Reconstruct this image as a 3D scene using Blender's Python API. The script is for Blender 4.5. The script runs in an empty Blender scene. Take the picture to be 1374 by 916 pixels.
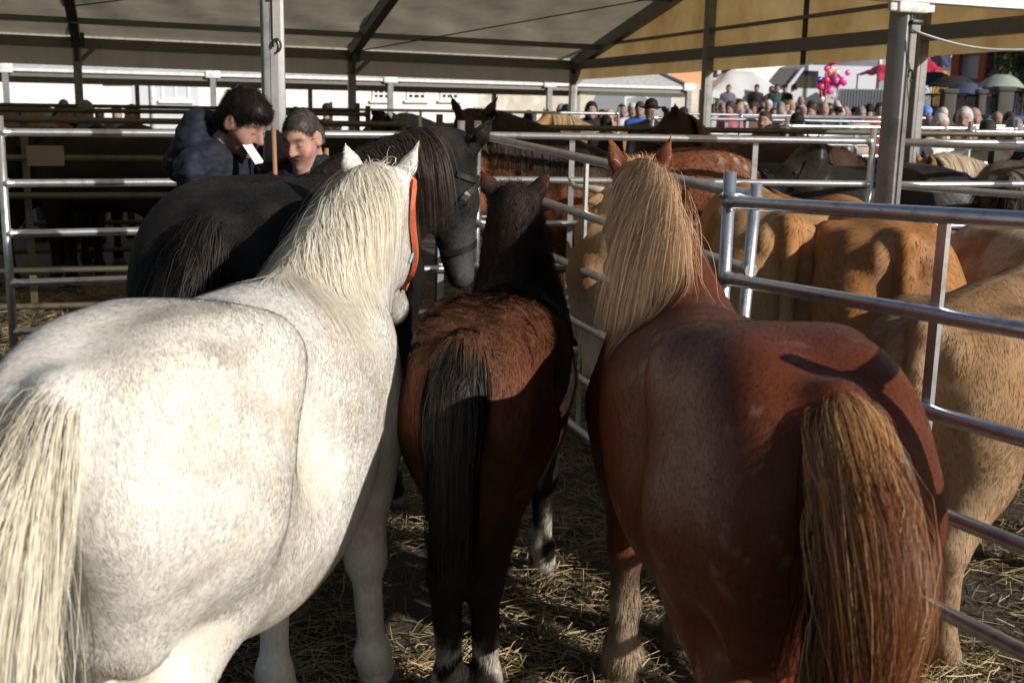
import bpy, bmesh, math, random
import numpy as np
from mathutils import Vector, Matrix

random.seed(7)
RNG = np.random.default_rng(7)
scene = bpy.context.scene
COL = scene.collection

# ------------------------------------------------------------------ camera
PW, PH, FPX = 1374.0, 916.0, 1592.0
PITCH, ROLL, CAMZ = math.atan(336 / 1592.0), 0.0204, 1.85
CAM_M = Matrix.Rotation(math.pi / 2 - PITCH, 3, 'X') @ Matrix.Rotation(ROLL, 3, 'Z')
cam_d = bpy.data.cameras.new('camera')
cam_d.sensor_width = 36.0
cam_d.lens = FPX / PW * 36.0
cam_d.clip_start = 0.05
cam_d.clip_end = 2000.0
cam_d.dof.use_dof = True
cam_d.dof.focus_distance = 4.0
cam_d.dof.aperture_fstop = 5.6
cam = bpy.data.objects.new('camera', cam_d)
cam.location = (0, 0, CAMZ)
cam.rotation_euler = CAM_M.to_euler()
COL.objects.link(cam)
scene.camera = cam
CAMP = np.array([0, 0, CAMZ])

# ------------------------------------------------------------------ daylight
SUN_EL, SUN_AZ = math.radians(24.0), math.atan2(0.78, -0.62)   # azimuth measured from +Y towards +X
SUN_DIR = Vector((math.sin(SUN_AZ) * math.cos(SUN_EL), math.cos(SUN_AZ) * math.cos(SUN_EL), math.sin(SUN_EL)))
world = bpy.data.worlds.new('World')
scene.world = world
world.use_nodes = True
wn = world.node_tree.nodes
bg = wn['Background']
sky = wn.new('ShaderNodeTexSky')
sky.sky_type = 'NISHITA'
sky.sun_disc = False
sky.sun_elevation = SUN_EL
sky.sun_rotation = SUN_AZ
world.node_tree.links.new(sky.outputs['Color'], bg.inputs['Color'])
bg.inputs['Strength'].default_value = 0.058
sun_d = bpy.data.lights.new('sun', 'SUN')
sun_d.energy = 5.0
sun_d.angle = math.radians(0.5)
sun_d.color = (1.0, 0.945, 0.87)
sun = bpy.data.objects.new('sun', sun_d)
sun.rotation_euler = (-SUN_DIR).to_track_quat('-Z', 'Y').to_euler()
sun.location = SUN_DIR * 60
COL.objects.link(sun)
vs = scene.view_settings
vs.view_transform = 'Standard'
vs.look = 'None'
vs.gamma = 1.0
vs.exposure = 0.04
vs.use_curve_mapping = False

# ------------------------------------------------------------------ helpers
def at(px, py, d):
    """world point seen at photo pixel (px, py) at depth y = d"""
    v = CAM_M @ Vector(((px - PW / 2) / FPX, -(py - PH / 2) / FPX, -1.0))
    t = d / v.y
    return np.array([v.x * t, d, CAMZ + v.z * t])

def nrm(v):
    v = np.asarray(v, float)
    return v / (np.linalg.norm(v, axis=-1, keepdims=True) + 1e-12)

def tag(o, label=None, cat=None, group=None, kind=None):
    if label: o['label'] = label
    if cat: o['category'] = cat
    if group: o['group'] = group
    if kind: o['kind'] = kind
    return o

def thing(name, label, cat, loc=(0, 0, 0), rz=0.0, group=None):
    o = bpy.data.objects.new(name, None)
    COL.objects.link(o)
    o.location = tuple(float(c) for c in loc)
    o.rotation_euler = (0, 0, rz)
    o.empty_display_size = 0.2
    return tag(o, label, cat, group)

def link_mesh(name, me, mat=None, parent=None):
    if mat is not None and len(me.materials) == 0:
        for m in (mat if isinstance(mat, (list, tuple)) else [mat]):
            me.materials.append(m)
    o = bpy.data.objects.new(name, me)
    COL.objects.link(o)
    if parent is not None:
        o.parent = parent
    return o

def np_mesh(name, V, F=None, loops=None, starts=None, smooth=True):
    """mesh from numpy arrays; F is an (n,k) array, or loops + starts for mixed faces"""
    me = bpy.data.meshes.new(name)
    V = np.asarray(V, np.float32)
    if F is not None:
        F = np.asarray(F, np.int32)
        loops = F.ravel()
        starts = np.arange(len(F), dtype=np.int32) * F.shape[1]
    me.vertices.add(len(V))
    me.vertices.foreach_set('co', V.ravel())
    me.loops.add(len(loops))
    me.loops.foreach_set('vertex_index', np.asarray(loops, np.int32))
    me.polygons.add(len(starts))
    me.polygons.foreach_set('loop_start', np.asarray(starts, np.int32))
    me.update(calc_edges=True)
    me.polygons.foreach_set('use_smooth', np.full(len(starts), smooth))
    me.validate()
    return me

def set_col(me, C, name='Col'):
    a = me.color_attributes.new(name, 'FLOAT_COLOR', 'POINT')
    C = np.asarray(C, np.float32)
    if C.shape[1] == 3:
        C = np.concatenate([C, np.ones((len(C), 1), np.float32)], 1)
    a.data.foreach_set('color', np.ascontiguousarray(C).ravel())

def set_vec(me, A, name='nrm'):
    a = me.attributes.new(name, 'FLOAT_VECTOR', 'POINT')
    a.data.foreach_set('vector', np.ascontiguousarray(A, dtype=np.float32).ravel())

class MB:
    """collects simple solids into one mesh"""
    def __init__(s): s.v = []; s.f = []; s.sm = []
    def add(s, V, F, smooth=False):
        b = len(s.v)
        s.v += [tuple(map(float, p)) for p in V]
        for q in F:
            s.f.append([b + i for i in q]); s.sm.append(smooth)
        return s
    def box(s, c, size, ax=None, bev=0.0):
        """box with centre c, full size, axes ax (3x3 rows)"""
        ax = np.eye(3) if ax is None else np.asarray(ax, float)
        h = np.asarray(size, float) / 2
        c = np.asarray(c, float)
        if bev <= 0:
            V = [c + ax.T @ (h * np.array([x, y, z])) for x in (-1, 1) for y in (-1, 1) for z in (-1, 1)]
            F = [(0, 1, 3, 2), (4, 6, 7, 5), (0, 4, 5, 1), (2, 3, 7, 6), (0, 2, 6, 4), (1, 5, 7, 3)]
            return s.add(V, F)
        bm = bmesh.new()
        bmesh.ops.create_cube(bm, size=1.0)
        for v in bm.verts:
            v.co = Vector((v.co.x * 2 * h[0], v.co.y * 2 * h[1], v.co.z * 2 * h[2]))
        bmesh.ops.bevel(bm, geom=list(bm.edges), offset=bev, segments=2, affect='EDGES', profile=0.5)
        bm.verts.index_update()
        V = [c + ax.T @ np.array(v.co) for v in bm.verts]
        F = [[v.index for v in f.verts] for f in bm.faces]
        bm.free()
        return s.add(V, F, True)
    def tube(s, pts, r, n=10, caps=True):
        pts = np.asarray(pts, float)
        r = np.broadcast_to(np.asarray(r, float), (len(pts),))
        V = []; u = None
        for i in range(len(pts)):
            t = pts[min(i + 1, len(pts) - 1)] - pts[max(i - 1, 0)]
            t = t / (np.linalg.norm(t) + 1e-12)
            if u is None:
                u = np.cross(t, [0, 0, 1.0]) if abs(t[2]) < 0.9 else np.cross(t, [1.0, 0, 0])
            u = u - t * (u @ t); u /= np.linalg.norm(u)
            w = np.cross(t, u)
            for k in range(n):
                a = 2 * math.pi * k / n
                V.append(pts[i] + r[i] * (u * math.cos(a) + w * math.sin(a)))
        F = []
        for i in range(len(pts) - 1):
            for k in range(n):
                F.append((i * n + k, i * n + (k + 1) % n, (i + 1) * n + (k + 1) % n, (i + 1) * n + k))
        s.add(V, F, True)
        if caps:
            b = len(s.v) - len(V)
            s.f.append([b + k for k in range(n)][::-1]); s.sm.append(False)
            e = b + (len(pts) - 1) * n
            s.f.append([e + k for k in range(n)]); s.sm.append(False)
        return s
    def prism(s, poly, z0, z1, ax=None, o=(0, 0, 0)):
        """extrude a 2D polygon (x,y) from z0 to z1, in frame ax (rows) at o"""
        ax = np.eye(3) if ax is None else np.asarray(ax, float)
        n = len(poly); o = np.asarray(o, float)
        V = [o + ax.T @ np.array([x, y, z]) for z in (z0, z1) for x, y in poly]
        F = [tuple(range(n))[::-1], tuple(range(n, 2 * n))] + [(i, (i + 1) % n, n + (i + 1) % n, n + i) for i in range(n)]
        return s.add(V, F)
    def build(s, name, mat, parent=None, off=(0, 0, 0), rz=0.0):
        """world coordinates -> the parent's frame"""
        me = bpy.data.meshes.new(name)
        V = np.asarray(s.v, float) - np.asarray(off, float)
        if rz:
            c, q = math.cos(-rz), math.sin(-rz)
            V = V @ np.array([[c, q, 0], [-q, c, 0], [0, 0, 1.0]])
        me.from_pydata(V.tolist(), [], s.f)
        me.polygons.foreach_set('use_smooth', s.sm)
        me.update()
        return link_mesh(name, me, mat, parent)

# ------------------------------------------------------------------ materials
def new_mat(name):
    m = bpy.data.materials.new(name)
    m.use_nodes = True
    nt = m.node_tree
    return m, nt, nt.nodes['Principled BSDF']

def simple(name, col, rough=0.6, metal=0.0, var=0.15, scale=8.0, bump=0.0, bscale=60.0, spec=0.5, dirt=None, dscale=3.0):
    m, nt, p = new_mat(name)
    N, L = nt.nodes, nt.links
    tc = N.new('ShaderNodeTexCoord')
    nz = N.new('ShaderNodeTexNoise'); nz.inputs['Scale'].default_value = scale; nz.inputs['Detail'].default_value = 6
    L.new(tc.outputs['Object'], nz.inputs['Vector'])
    mx = N.new('ShaderNodeMix'); mx.data_type = 'RGBA'
    L.new(nz.outputs['Fac'], mx.inputs['Factor'])
    mx.inputs[6].default_value = (*[c * (1 - var) for c in col], 1)
    mx.inputs[7].default_value = (*[min(1, c * (1 + var)) for c in col], 1)
    out = mx.outputs[2]
    if dirt is not None:
        n2 = N.new('ShaderNodeTexNoise'); n2.inputs['Scale'].default_value = dscale; n2.inputs['Detail'].default_value = 8; n2.inputs['Roughness'].default_value = 0.65
        L.new(tc.outputs['Object'], n2.inputs['Vector'])
        rp = N.new('ShaderNodeValToRGB'); rp.color_ramp.elements[0].position = 0.5; rp.color_ramp.elements[1].position = 0.68
        L.new(n2.outputs['Fac'], rp.inputs['Fac'])
        m2 = N.new('ShaderNodeMix'); m2.data_type = 'RGBA'
        L.new(rp.outputs['Color'], m2.inputs['Factor']); L.new(out, m2.inputs[6]); m2.inputs[7].default_value = (*dirt, 1)
        out = m2.outputs[2]
    L.new(out, p.inputs['Base Color'])
    p.inputs['Roughness'].default_value = rough
    p.inputs['Metallic'].default_value = metal
    p.inputs['Specular IOR Level'].default_value = spec
    if bump > 0:
        n3 = N.new('ShaderNodeTexNoise'); n3.inputs['Scale'].default_value = bscale; n3.inputs['Detail'].default_value = 5
        L.new(tc.outputs['Object'], n3.inputs['Vector'])
        b = N.new('ShaderNodeBump'); b.inputs['Strength'].default_value = bump; b.inputs['Distance'].default_value = 0.01
        L.new(n3.outputs['Fac'], b.inputs['Height']); L.new(b.outputs['Normal'], p.inputs['Normal'])
    return m

def attr_mat(name, rough=0.6, spec=0.3, use_n=True, sheen=0.0, var=0.25, nscale=90.0, trans=0.0):
    """coat / hair: colour from the mesh's own 'Col', shading normal from 'nrm' when stored"""
    m, nt, p = new_mat(name)
    N, L = nt.nodes, nt.links
    a = N.new('ShaderNodeAttribute'); a.attribute_name = 'Col'
    tc = N.new('ShaderNodeTexCoord')
    mp = N.new('ShaderNodeMapping'); mp.inputs['Scale'].default_value = (1.0, 1.0, 0.35)
    L.new(tc.outputs['Object'], mp.inputs['Vector'])
    nz = N.new('ShaderNodeTexNoise'); nz.inputs['Scale'].default_value = nscale; nz.inputs['Detail'].default_value = 4
    L.new(mp.outputs['Vector'], nz.inputs['Vector'])
    mr = N.new('ShaderNodeMapRange'); mr.inputs['From Min'].default_value = 0.3; mr.inputs['From Max'].default_value = 0.7
    mr.inputs['To Min'].default_value = 1 - var; mr.inputs['To Max'].default_value = 1 + var
    L.new(nz.outputs['Fac'], mr.inputs['Value'])
    mx = N.new('ShaderNodeVectorMath'); mx.operation = 'SCALE'
    L.new(a.outputs['Color'], mx.inputs[0]); L.new(mr.outputs['Result'], mx.inputs['Scale'])
    L.new(mx.outputs['Vector'], p.inputs['Base Color'])
    p.inputs['Roughness'].default_value = rough
    p.inputs['Specular IOR Level'].default_value = spec
    if sheen:
        p.inputs['Sheen Weight'].default_value = sheen
        p.inputs['Sheen Roughness'].default_value = 0.4
    if use_n:
        an = N.new('ShaderNodeAttribute'); an.attribute_name = 'nrm'
        vt = N.new('ShaderNodeVectorTransform'); vt.vector_type = 'NORMAL'; vt.convert_from = 'OBJECT'; vt.convert_to = 'WORLD'
        L.new(an.outputs['Vector'], vt.inputs['Vector'])
        L.new(vt.outputs['Vector'], p.inputs['Normal'])
    if trans:
        tr = N.new('ShaderNodeBsdfTranslucent'); L.new(mx.outputs['Vector'], tr.inputs['Color'])
        if use_n: L.new(vt.outputs['Vector'], tr.inputs['Normal'])
        ms = N.new('ShaderNodeMixShader'); ms.inputs['Fac'].default_value = trans
        L.new(p.outputs['BSDF'], ms.inputs[1]); L.new(tr.outputs['BSDF'], ms.inputs[2])
        tp = N.new('ShaderNodeBsdfTransparent'); m2 = N.new('ShaderNodeMixShader'); m2.inputs['Fac'].default_value = .22
        L.new(ms.outputs['Shader'], m2.inputs[1]); L.new(tp.outputs['BSDF'], m2.inputs[2])
        L.new(m2.outputs['Shader'], nt.nodes['Material Output'].inputs['Surface'])
    return m

M = {}
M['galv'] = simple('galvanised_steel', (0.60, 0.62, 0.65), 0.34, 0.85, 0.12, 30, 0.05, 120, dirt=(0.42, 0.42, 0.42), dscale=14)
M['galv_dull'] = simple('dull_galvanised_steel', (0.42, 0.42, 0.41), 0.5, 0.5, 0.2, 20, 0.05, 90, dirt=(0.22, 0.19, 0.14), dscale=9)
M['galv_shade_tone'] = simple('steel_shade_tone', (0.10, 0.088, 0.052), 0.55, 0.25, 0.2, 12, dirt=(0.05, 0.042, 0.025), dscale=7)  # galvanised rails under the tent, their shade put into the colour
M['alu'] = simple('aluminium_profile', (0.25, 0.25, 0.245), 0.5, 0.3, 0.12, 14, 0.04, 40, dirt=(0.16, 0.155, 0.145), dscale=5)
M['black'] = simple('black_leather', (0.012, 0.011, 0.010), 0.45, 0, 0.3, 40)
M['hoof'] = simple('hoof', (0.10, 0.08, 0.06), 0.5, 0, 0.4, 20)
M['horn'] = simple('horn', (0.45, 0.38, 0.27), 0.4, 0, 0.3, 10)
M['eye'] = simple('eye', (0.012, 0.008, 0.006), 0.08, 0, 0.1, 10)
M['orange_web'] = simple('orange_webbing', (0.62, 0.13, 0.05), 0.7, 0, 0.3, 60, 0.3, 120)
M['cyan_rope'] = simple('cyan_rope', (0.16, 0.50, 0.62), 0.7, 0, 0.3, 80)
M['yellow_tag'] = simple('ear_tag', (0.80, 0.42, 0.10), 0.5)
M['coat'] = attr_mat('coat', 0.7, 0.2, var=.10)
M['coat_gloss'] = attr_mat('glossy_coat', 0.42, 0.2, var=.10)
M['hair'] = attr_mat('long_hair', 0.5, 0.3, var=0.12, nscale=60, trans=.22)
M['skin_cloth'] = attr_mat('person_surface', 0.7, 0.25, use_n=False, var=0.10, nscale=30)
# ------------------------------------------------------------------ implicit bodies: smooth unions meshed by surface nets
def vnoise(P, freq, seed=0, octs=3):
    """smooth pseudo noise in about -1..1"""
    rs = np.random.default_rng(seed)
    out = np.zeros(len(P)); amp = 1.0; tot = 0.0
    for o in range(octs):
        for k in range(4):
            d = rs.normal(size=3); d /= np.linalg.norm(d)
            out += amp * np.sin(P @ d * freq * rs.uniform(0.7, 1.4) * 2 * math.pi + rs.uniform(0, 6.28) + 0.9 * np.sin(P[:, k % 3] * freq * 3.1 + k)) * 0.5
        tot += amp; amp *= 0.55; freq *= 2.1
    return out / tot

class Sdf:
    def __init__(s, res): s.res = res; s.pr = []
    def cone(s, a, b, ra, rb, k=0.05, lat=None, q=1.0, op=1):
        a = np.asarray(a, float); b = np.asarray(b, float)
        m = max(ra, rb) * max(1.0, 1.0 if q >= 1 else 1.0) * (q if q > 1 else 1.0)
        lo, hi = np.minimum(a, b) - m, np.maximum(a, b) + m
        def f(P):
            ba = b - a
            t = np.clip(((P - a) @ ba) / (ba @ ba + 1e-12), 0, 1)
            d = P - a - t[..., None] * ba
            if lat is not None:
                l = np.asarray(lat, np.float32)
                dl = d @ l
                d = d + (dl * (1 / q - 1))[..., None] * l
            sc = min(1.0, q) if lat is not None else 1.0
            return (np.sqrt((d * d).sum(-1)) - (ra + (rb - ra) * t)) * (0.5 + 0.5 * sc)
        s.pr.append((f, lo, hi, k, op)); return s
    def ell(s, c, r, k=0.06, ax=None, op=1):
        c = np.asarray(c, float); r = np.asarray(r, float)
        A = np.eye(3) if ax is None else np.asarray(ax, float)   # rows are axes
        ext = np.sqrt(((A.T * r) ** 2).sum(1))
        def f(P):
            q = (P - c) @ A.T
            k0 = np.sqrt(((q / r) ** 2).sum(-1)); k1 = np.sqrt(((q / (r * r)) ** 2).sum(-1)) + 1e-9
            return k0 * (k0 - 1) / k1
        s.pr.append((f, c - ext, c + ext, k, op)); return s
    def evaluate(s):
        lo = np.min([p[1] for p in s.pr if p[4] > 0], 0) - 0.06
        hi = np.max([p[2] for p in s.pr if p[4] > 0], 0) + 0.06
        n = np.ceil((hi - lo) / s.res).astype(int) + 2
        s.lo, s.n = lo, n
        D = np.full(n, 0.25, np.float32)
        X = [(lo[i] + np.arange(n[i]) * s.res).astype(np.float32) for i in range(3)]
        for f, a, b, k, op in s.pr:
            m = 2 * k + 4 * s.res
            i0 = np.maximum(((a - m - lo) / s.res).astype(int), 0)
            i1 = np.minimum(((b + m - lo) / s.res).astype(int) + 2, n)
            if (i1 <= i0).any(): continue
            sl = tuple(slice(i0[i], i1[i]) for i in range(3))
            P = np.stack(np.meshgrid(X[0][sl[0]], X[1][sl[1]], X[2][sl[2]], indexing='ij'), -1)
            d = f(P).astype(np.float32)
            cur = D[sl]
            if op > 0:
                h = np.clip(0.5 + 0.5 * (cur - d) / k, 0, 1)
                D[sl] = cur * (1 - h) + d * h - k * h * (1 - h)
            else:
                h = np.clip(0.5 - 0.5 * (cur + d) / k, 0, 1)
                D[sl] = cur * (1 - h) + (-d) * h + k * h * (1 - h)
        s.D = D
        return s
    def relax(s, lo, hi, it):
        """soften creases inside a box"""
        B = s.D.copy()
        for _ in range(it):
            for ax in range(3):
                B = .25 * np.roll(B, 1, ax) + .5 * B + .25 * np.roll(B, -1, ax)
        w = 1.0
        for ax in range(3):
            c = s.lo[ax] + np.arange(s.D.shape[ax]) * s.res
            f = np.clip((c - lo[ax]) / .08, 0, 1) * np.clip((hi[ax] - c) / .08, 0, 1)
            w = w * f.reshape([-1 if i == ax else 1 for i in range(3)])
        s.D = (s.D * (1 - w) + B * w).astype(np.float32)
    def sample(s, P):
        q = (np.asarray(P) - s.lo) / s.res
        q = np.clip(q, 0, s.n - 1.001)
        i = q.astype(int); f = (q - i).astype(np.float32)
        D = s.D; out = 0
        for dx in (0, 1):
            for dy in (0, 1):
                for dz in (0, 1):
                    w = (f[:, 0] if dx else 1 - f[:, 0]) * (f[:, 1] if dy else 1 - f[:, 1]) * (f[:, 2] if dz else 1 - f[:, 2])
                    out = out + w * D[i[:, 0] + dx, i[:, 1] + dy, i[:, 2] + dz]
        return out
    def grad(s, P):
        e = s.res
        g = np.stack([s.sample(P + np.eye(3)[i] * e) - s.sample(P - np.eye(3)[i] * e) for i in range(3)], -1)
        return nrm(g)
    def mesh(s, smooth=1):
        """naive surface nets -> vertices, quads"""
        D = s.D; n = np.array(D.shape) - 1
        S = D < 0
        c = np.zeros(tuple(n), np.int8)
        offs = [(x, y, z) for x in (0, 1) for y in (0, 1) for z in (0, 1)]
        for x, y, z in offs:
            c += S[x:n[0] + x, y:n[1] + y, z:n[2] + z]
        act = (c > 0) & (c < 8)
        idx = np.argwhere(act)
        vid = np.full(tuple(n), -1, np.int32)
        vid[act] = np.arange(len(idx))
        acc = np.zeros((len(idx), 3)); cnt = np.zeros(len(idx))
        g = lambda o: D[idx[:, 0] + o[0], idx[:, 1] + o[1], idx[:, 2] + o[2]]
        vals = {o: g(o) for o in offs}
        for o in offs:
            for ax in range(3):
                if o[ax] == 0:
                    o2 = list(o); o2[ax] = 1; o2 = tuple(o2)
                    a, b = vals[o], vals[o2]
                    cr = (a < 0) != (b < 0)
                    t = np.where(cr, a / np.where(cr, a - b, 1), 0)
                    p = np.tile(np.array(o, float), (len(idx), 1)); p[:, ax] = t
                    acc[cr] += p[cr]; cnt[cr] += 1
        V = (idx + acc / cnt[:, None]) * s.res + s.lo
        Q = []
        for ax in range(3):
            b, c2 = [(1, 2), (2, 0), (0, 1)][ax]
            sl0 = [slice(1, n[i]) for i in range(3)]; sl0[ax] = slice(0, n[ax])
            sl1 = list(sl0); sl1[ax] = slice(1, n[ax] + 1)
            A0, A1 = S[tuple(sl0)], S[tuple(sl1)]
            for sgn in (0, 1):
                e = np.argwhere(A0 & ~A1) if sgn == 0 else np.argwhere(~A0 & A1)
                if not len(e): continue
                base = e + 1; base[:, ax] -= 1
                def cell(db, dc):
                    q = base.copy(); q[:, b] -= db; q[:, c2] -= dc
                    return vid[q[:, 0], q[:, 1], q[:, 2]]
                quad = np.stack([cell(0, 0), cell(1, 0), cell(1, 1), cell(0, 1)], 1)
                Q.append(quad if sgn == 0 else quad[:, ::-1])
        Q = np.concatenate(Q); Q = Q[(Q >= 0).all(1)]
        for _ in range(smooth):
            S_ = np.zeros_like(V); c_ = np.zeros(len(V))
            for i in range(4):
                j = Q[:, (i + 1) % 4]; k = Q[:, i]
                for ax in range(3):
                    S_[:, ax] += np.bincount(k, V[j, ax], len(V)) + np.bincount(j, V[k, ax], len(V))
                c_ += np.bincount(k, minlength=len(V)) + np.bincount(j, minlength=len(V))
            V = 0.5 * V + 0.5 * S_ / np.maximum(c_, 1)[:, None]
        return V, Q

def vert_normals(V, Q):
    a, b, c, d = (V[Q[:, i]] for i in range(4))
    fn = np.cross(c - a, d - b)
    N = np.zeros_like(V)
    for i in range(4):
        for ax in range(3):
            N[:, ax] += np.bincount(Q[:, i], fn[:, ax], len(V))
    return nrm(N)

# ------------------------------------------------------------------ strands (manes, tails) and coat hairs
def grow(roots, dirs, n, seg, g, sdf=None, margin=0.006, stiff=0.0, noise=0.06, rng=RNG, gdir=(0, 0, -1), pull=None):
    P = np.zeros((len(roots), n, 3)); P[:, 0] = roots
    d = nrm(dirs); seg = np.broadcast_to(np.asarray(seg, float), (len(roots),))
    gd = np.asarray(gdir, float)
    for i in range(1, n):
        d = d + gd * g + rng.normal(0, noise, d.shape)
        if pull is not None:
            d[:, :2] += (np.asarray(pull[0]) - P[:, i - 1, :2]) * pull[1]
        d = nrm(d)
        q = P[:, i - 1] + d * seg[:, None]
        if sdf is not None:
            for _ in range(2):
                s = sdf.sample(q)
                hit = s < margin
                if hit.any():
                    q[hit] += sdf.grad(q[hit]) * (margin - s[hit])[:, None]
            d = nrm(0.5 * d + 0.5 * nrm(q - P[:, i - 1]))
        P[:, i] = q
    return P

def clump(P, n_guides, amount=0.6, rng=RNG):
    N, n, _ = P.shape
    gi = rng.choice(N, n_guides, replace=False)
    G = P[gi]
    Fq = np.concatenate([P[:, 0], .39 * P[:, -1]], 1); Gq = Fq[gi]
    near = np.argmin((Gq ** 2).sum(1)[None] - 2 * Fq @ Gq.T, 1)
    t = (np.linspace(0, 1, n) ** 1.2)[None, :, None]
    w = amount * rng.uniform(0.5, 1.0, (N, 1, 1)) * t
    return P * (1 - w) + G[near] * w

def strand_mesh(P, r0, r1, C, O, rng=RNG):
    """flat tapered hairs that face outwards (O: outward direction per hair); C is (N,n,3) or (N,3)"""
    N, n, _ = P.shape
    T = nrm(np.gradient(P, axis=1))
    O = np.asarray(O)
    O = np.repeat(O[:, None], n, 1) if O.ndim == 2 else O
    B = nrm(O - T * (O * T).sum(-1, keepdims=True))
    W = np.cross(T, B)
    a = rng.normal(0, .32, (N, 1, 1))
    W2 = W * np.cos(a) + B * np.sin(a); B2 = B * np.cos(a * .7) - W * np.sin(a * .7)
    prof = np.linspace(0, 1, n)
    R = np.broadcast_to(np.asarray(r0, float).reshape(-1, 1), (N, n)) * (1 - prof ** 2) ** .8 + r1
    V = np.stack([P - W2 * R[..., None], P + W2 * R[..., None]], 2)
    if C.ndim == 2: C = np.repeat(C[:, None], n, 1)
    CC = np.repeat(C[:, :, None], 2, 2); NN = np.repeat(nrm(B2 + .12 * W)[:, :, None], 2, 2)
    base = (np.arange(N) * n * 2)[:, None]
    i = np.arange(n - 1)[None] * 2
    F = np.stack([base + i, base + i + 1, base + i + 3, base + i + 2], -1).reshape(-1, 4)
    return V.reshape(-1, 3), F, CC.reshape(-1, 3), NN.reshape(-1, 3)

def add_strands(name, P, r0, r1, C, O, mat, parent, core=None):
    V, F, CC, NN = strand_mesh(P, r0, r1, C, O)
    if core is not None:
        v2, f2, c2, n2 = core
        V, F, CC, NN = np.concatenate([V, v2]), np.concatenate([F, f2 + len(V)]), np.concatenate([CC, c2]), np.concatenate([NN, n2])
    me = np_mesh(name, V, F)
    set_col(me, np.clip(CC, 0, 1)); set_vec(me, NN)
    return link_mesh(name, me, mat, parent)

def tail_core(P, C, sides=72, fill=.80, rng=RNG):
    """the dense inner lock of a tail: an elliptical tube fitted to its hairs; hairs inside it are laid on its surface"""
    n = P.shape[1]
    med = np.median(P, 0)
    D = P - med[None]
    sd = np.stack([np.quantile(np.abs(D[..., 0]), fill, axis=0), np.quantile(np.abs(D[..., 1]), fill, axis=0)], -1)
    sd = np.maximum(sd, .012); sd[0] *= .5
    taper = np.interp(np.linspace(0, 1, n), [0, .75, 1], [1, .95, .25])
    sd = sd * taper[:, None]
    th = np.linspace(0, 2 * math.pi, sides, endpoint=False)
    lob = 1 + .07 * np.sin(th * 5 + 1.0) + .05 * np.sin(th * 11 + 2.2) + .03 * np.sin(th * 23)
    ring = np.stack([np.cos(th) * lob, np.sin(th) * lob], -1)
    V = np.zeros((n, sides, 3)); V[..., :2] = med[:, None, :2] + sd[:, None] * ring[None]; V[..., 2] = med[:, None, 2]
    i = (np.arange(n - 1)[:, None] * sides); k = np.arange(sides)[None]; k2 = (k + 1) % sides
    F = np.stack([i + k, i + k2, i + sides + k2, i + sides + k], -1).reshape(-1, 4)
    N = np.zeros_like(V); N[..., :2] = np.stack([np.cos(th), np.sin(th)], -1)[None] / sd[:, None]; N = nrm(N)
    mean = C.mean(0)
    strk = rng.normal(1, .16, sides)
    Cc = np.clip(mean[:, None] * (strk * .6 + .4 * np.roll(strk, 1))[None, :, None], 0, 1) * .92
    # push hairs out of the core
    q = D[..., :2] / sd[None]
    r = np.sqrt((q ** 2).sum(-1)) + 1e-6
    tgt = rng.uniform(.985, 1.05, (len(P), 1))
    f = np.where(r < tgt, tgt / r, 1.0); w = np.clip(np.arange(n) / 2.0, 0, 1)[None]
    f = 1 + (f - 1) * w
    P2 = P.copy(); P2[..., :2] = med[None, :, :2] + D[..., :2] * np.minimum(f, 40)[..., None]
    O = np.zeros((len(P), n, 3)); O[..., :2] = (P2[..., :2] - med[None, :, :2]) / sd[None] ** 2; O = nrm(O + np.array([0, 0, .15]) / sd.mean())
    return P2, O, (V.reshape(-1, 3), F, Cc.reshape(-1, 3), N.reshape(-1, 3))

def mane_sheet(P, u, C, O, S, bins=90):
    """the lower layer of a mane: a draped sheet through the mean course of its hairs"""
    o = np.argsort(u); n = P.shape[1]
    parts = np.array_split(o, bins)
    G = np.stack([P[i].mean(0) for i in parts]); Cm = np.stack([C[i].mean(0) for i in parts]); Om = nrm(np.stack([O[i].mean(0) for i in parts]))
    rs = np.random.default_rng(3)
    Cm = np.clip(Cm * rs.normal(1, .12, (bins, 1, 1)), 0, 1) * .94
    sd = S.sample(G.reshape(-1, 3)).reshape(bins, n)
    G = G - Om * np.clip(sd - .003, 0, .005)[..., None]
    k = n - 2; G, Cm, Om = G[:, :k], Cm[:, :k], Om[:, :k]
    i = np.arange(bins - 1)[:, None] * k + np.arange(k - 1)[None]; i = i.ravel()
    return G.reshape(-1, 3), np.stack([i, i + 1, i + k + 1, i + k], 1), Cm.reshape(-1, 3), Om.reshape(-1, 3)

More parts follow.
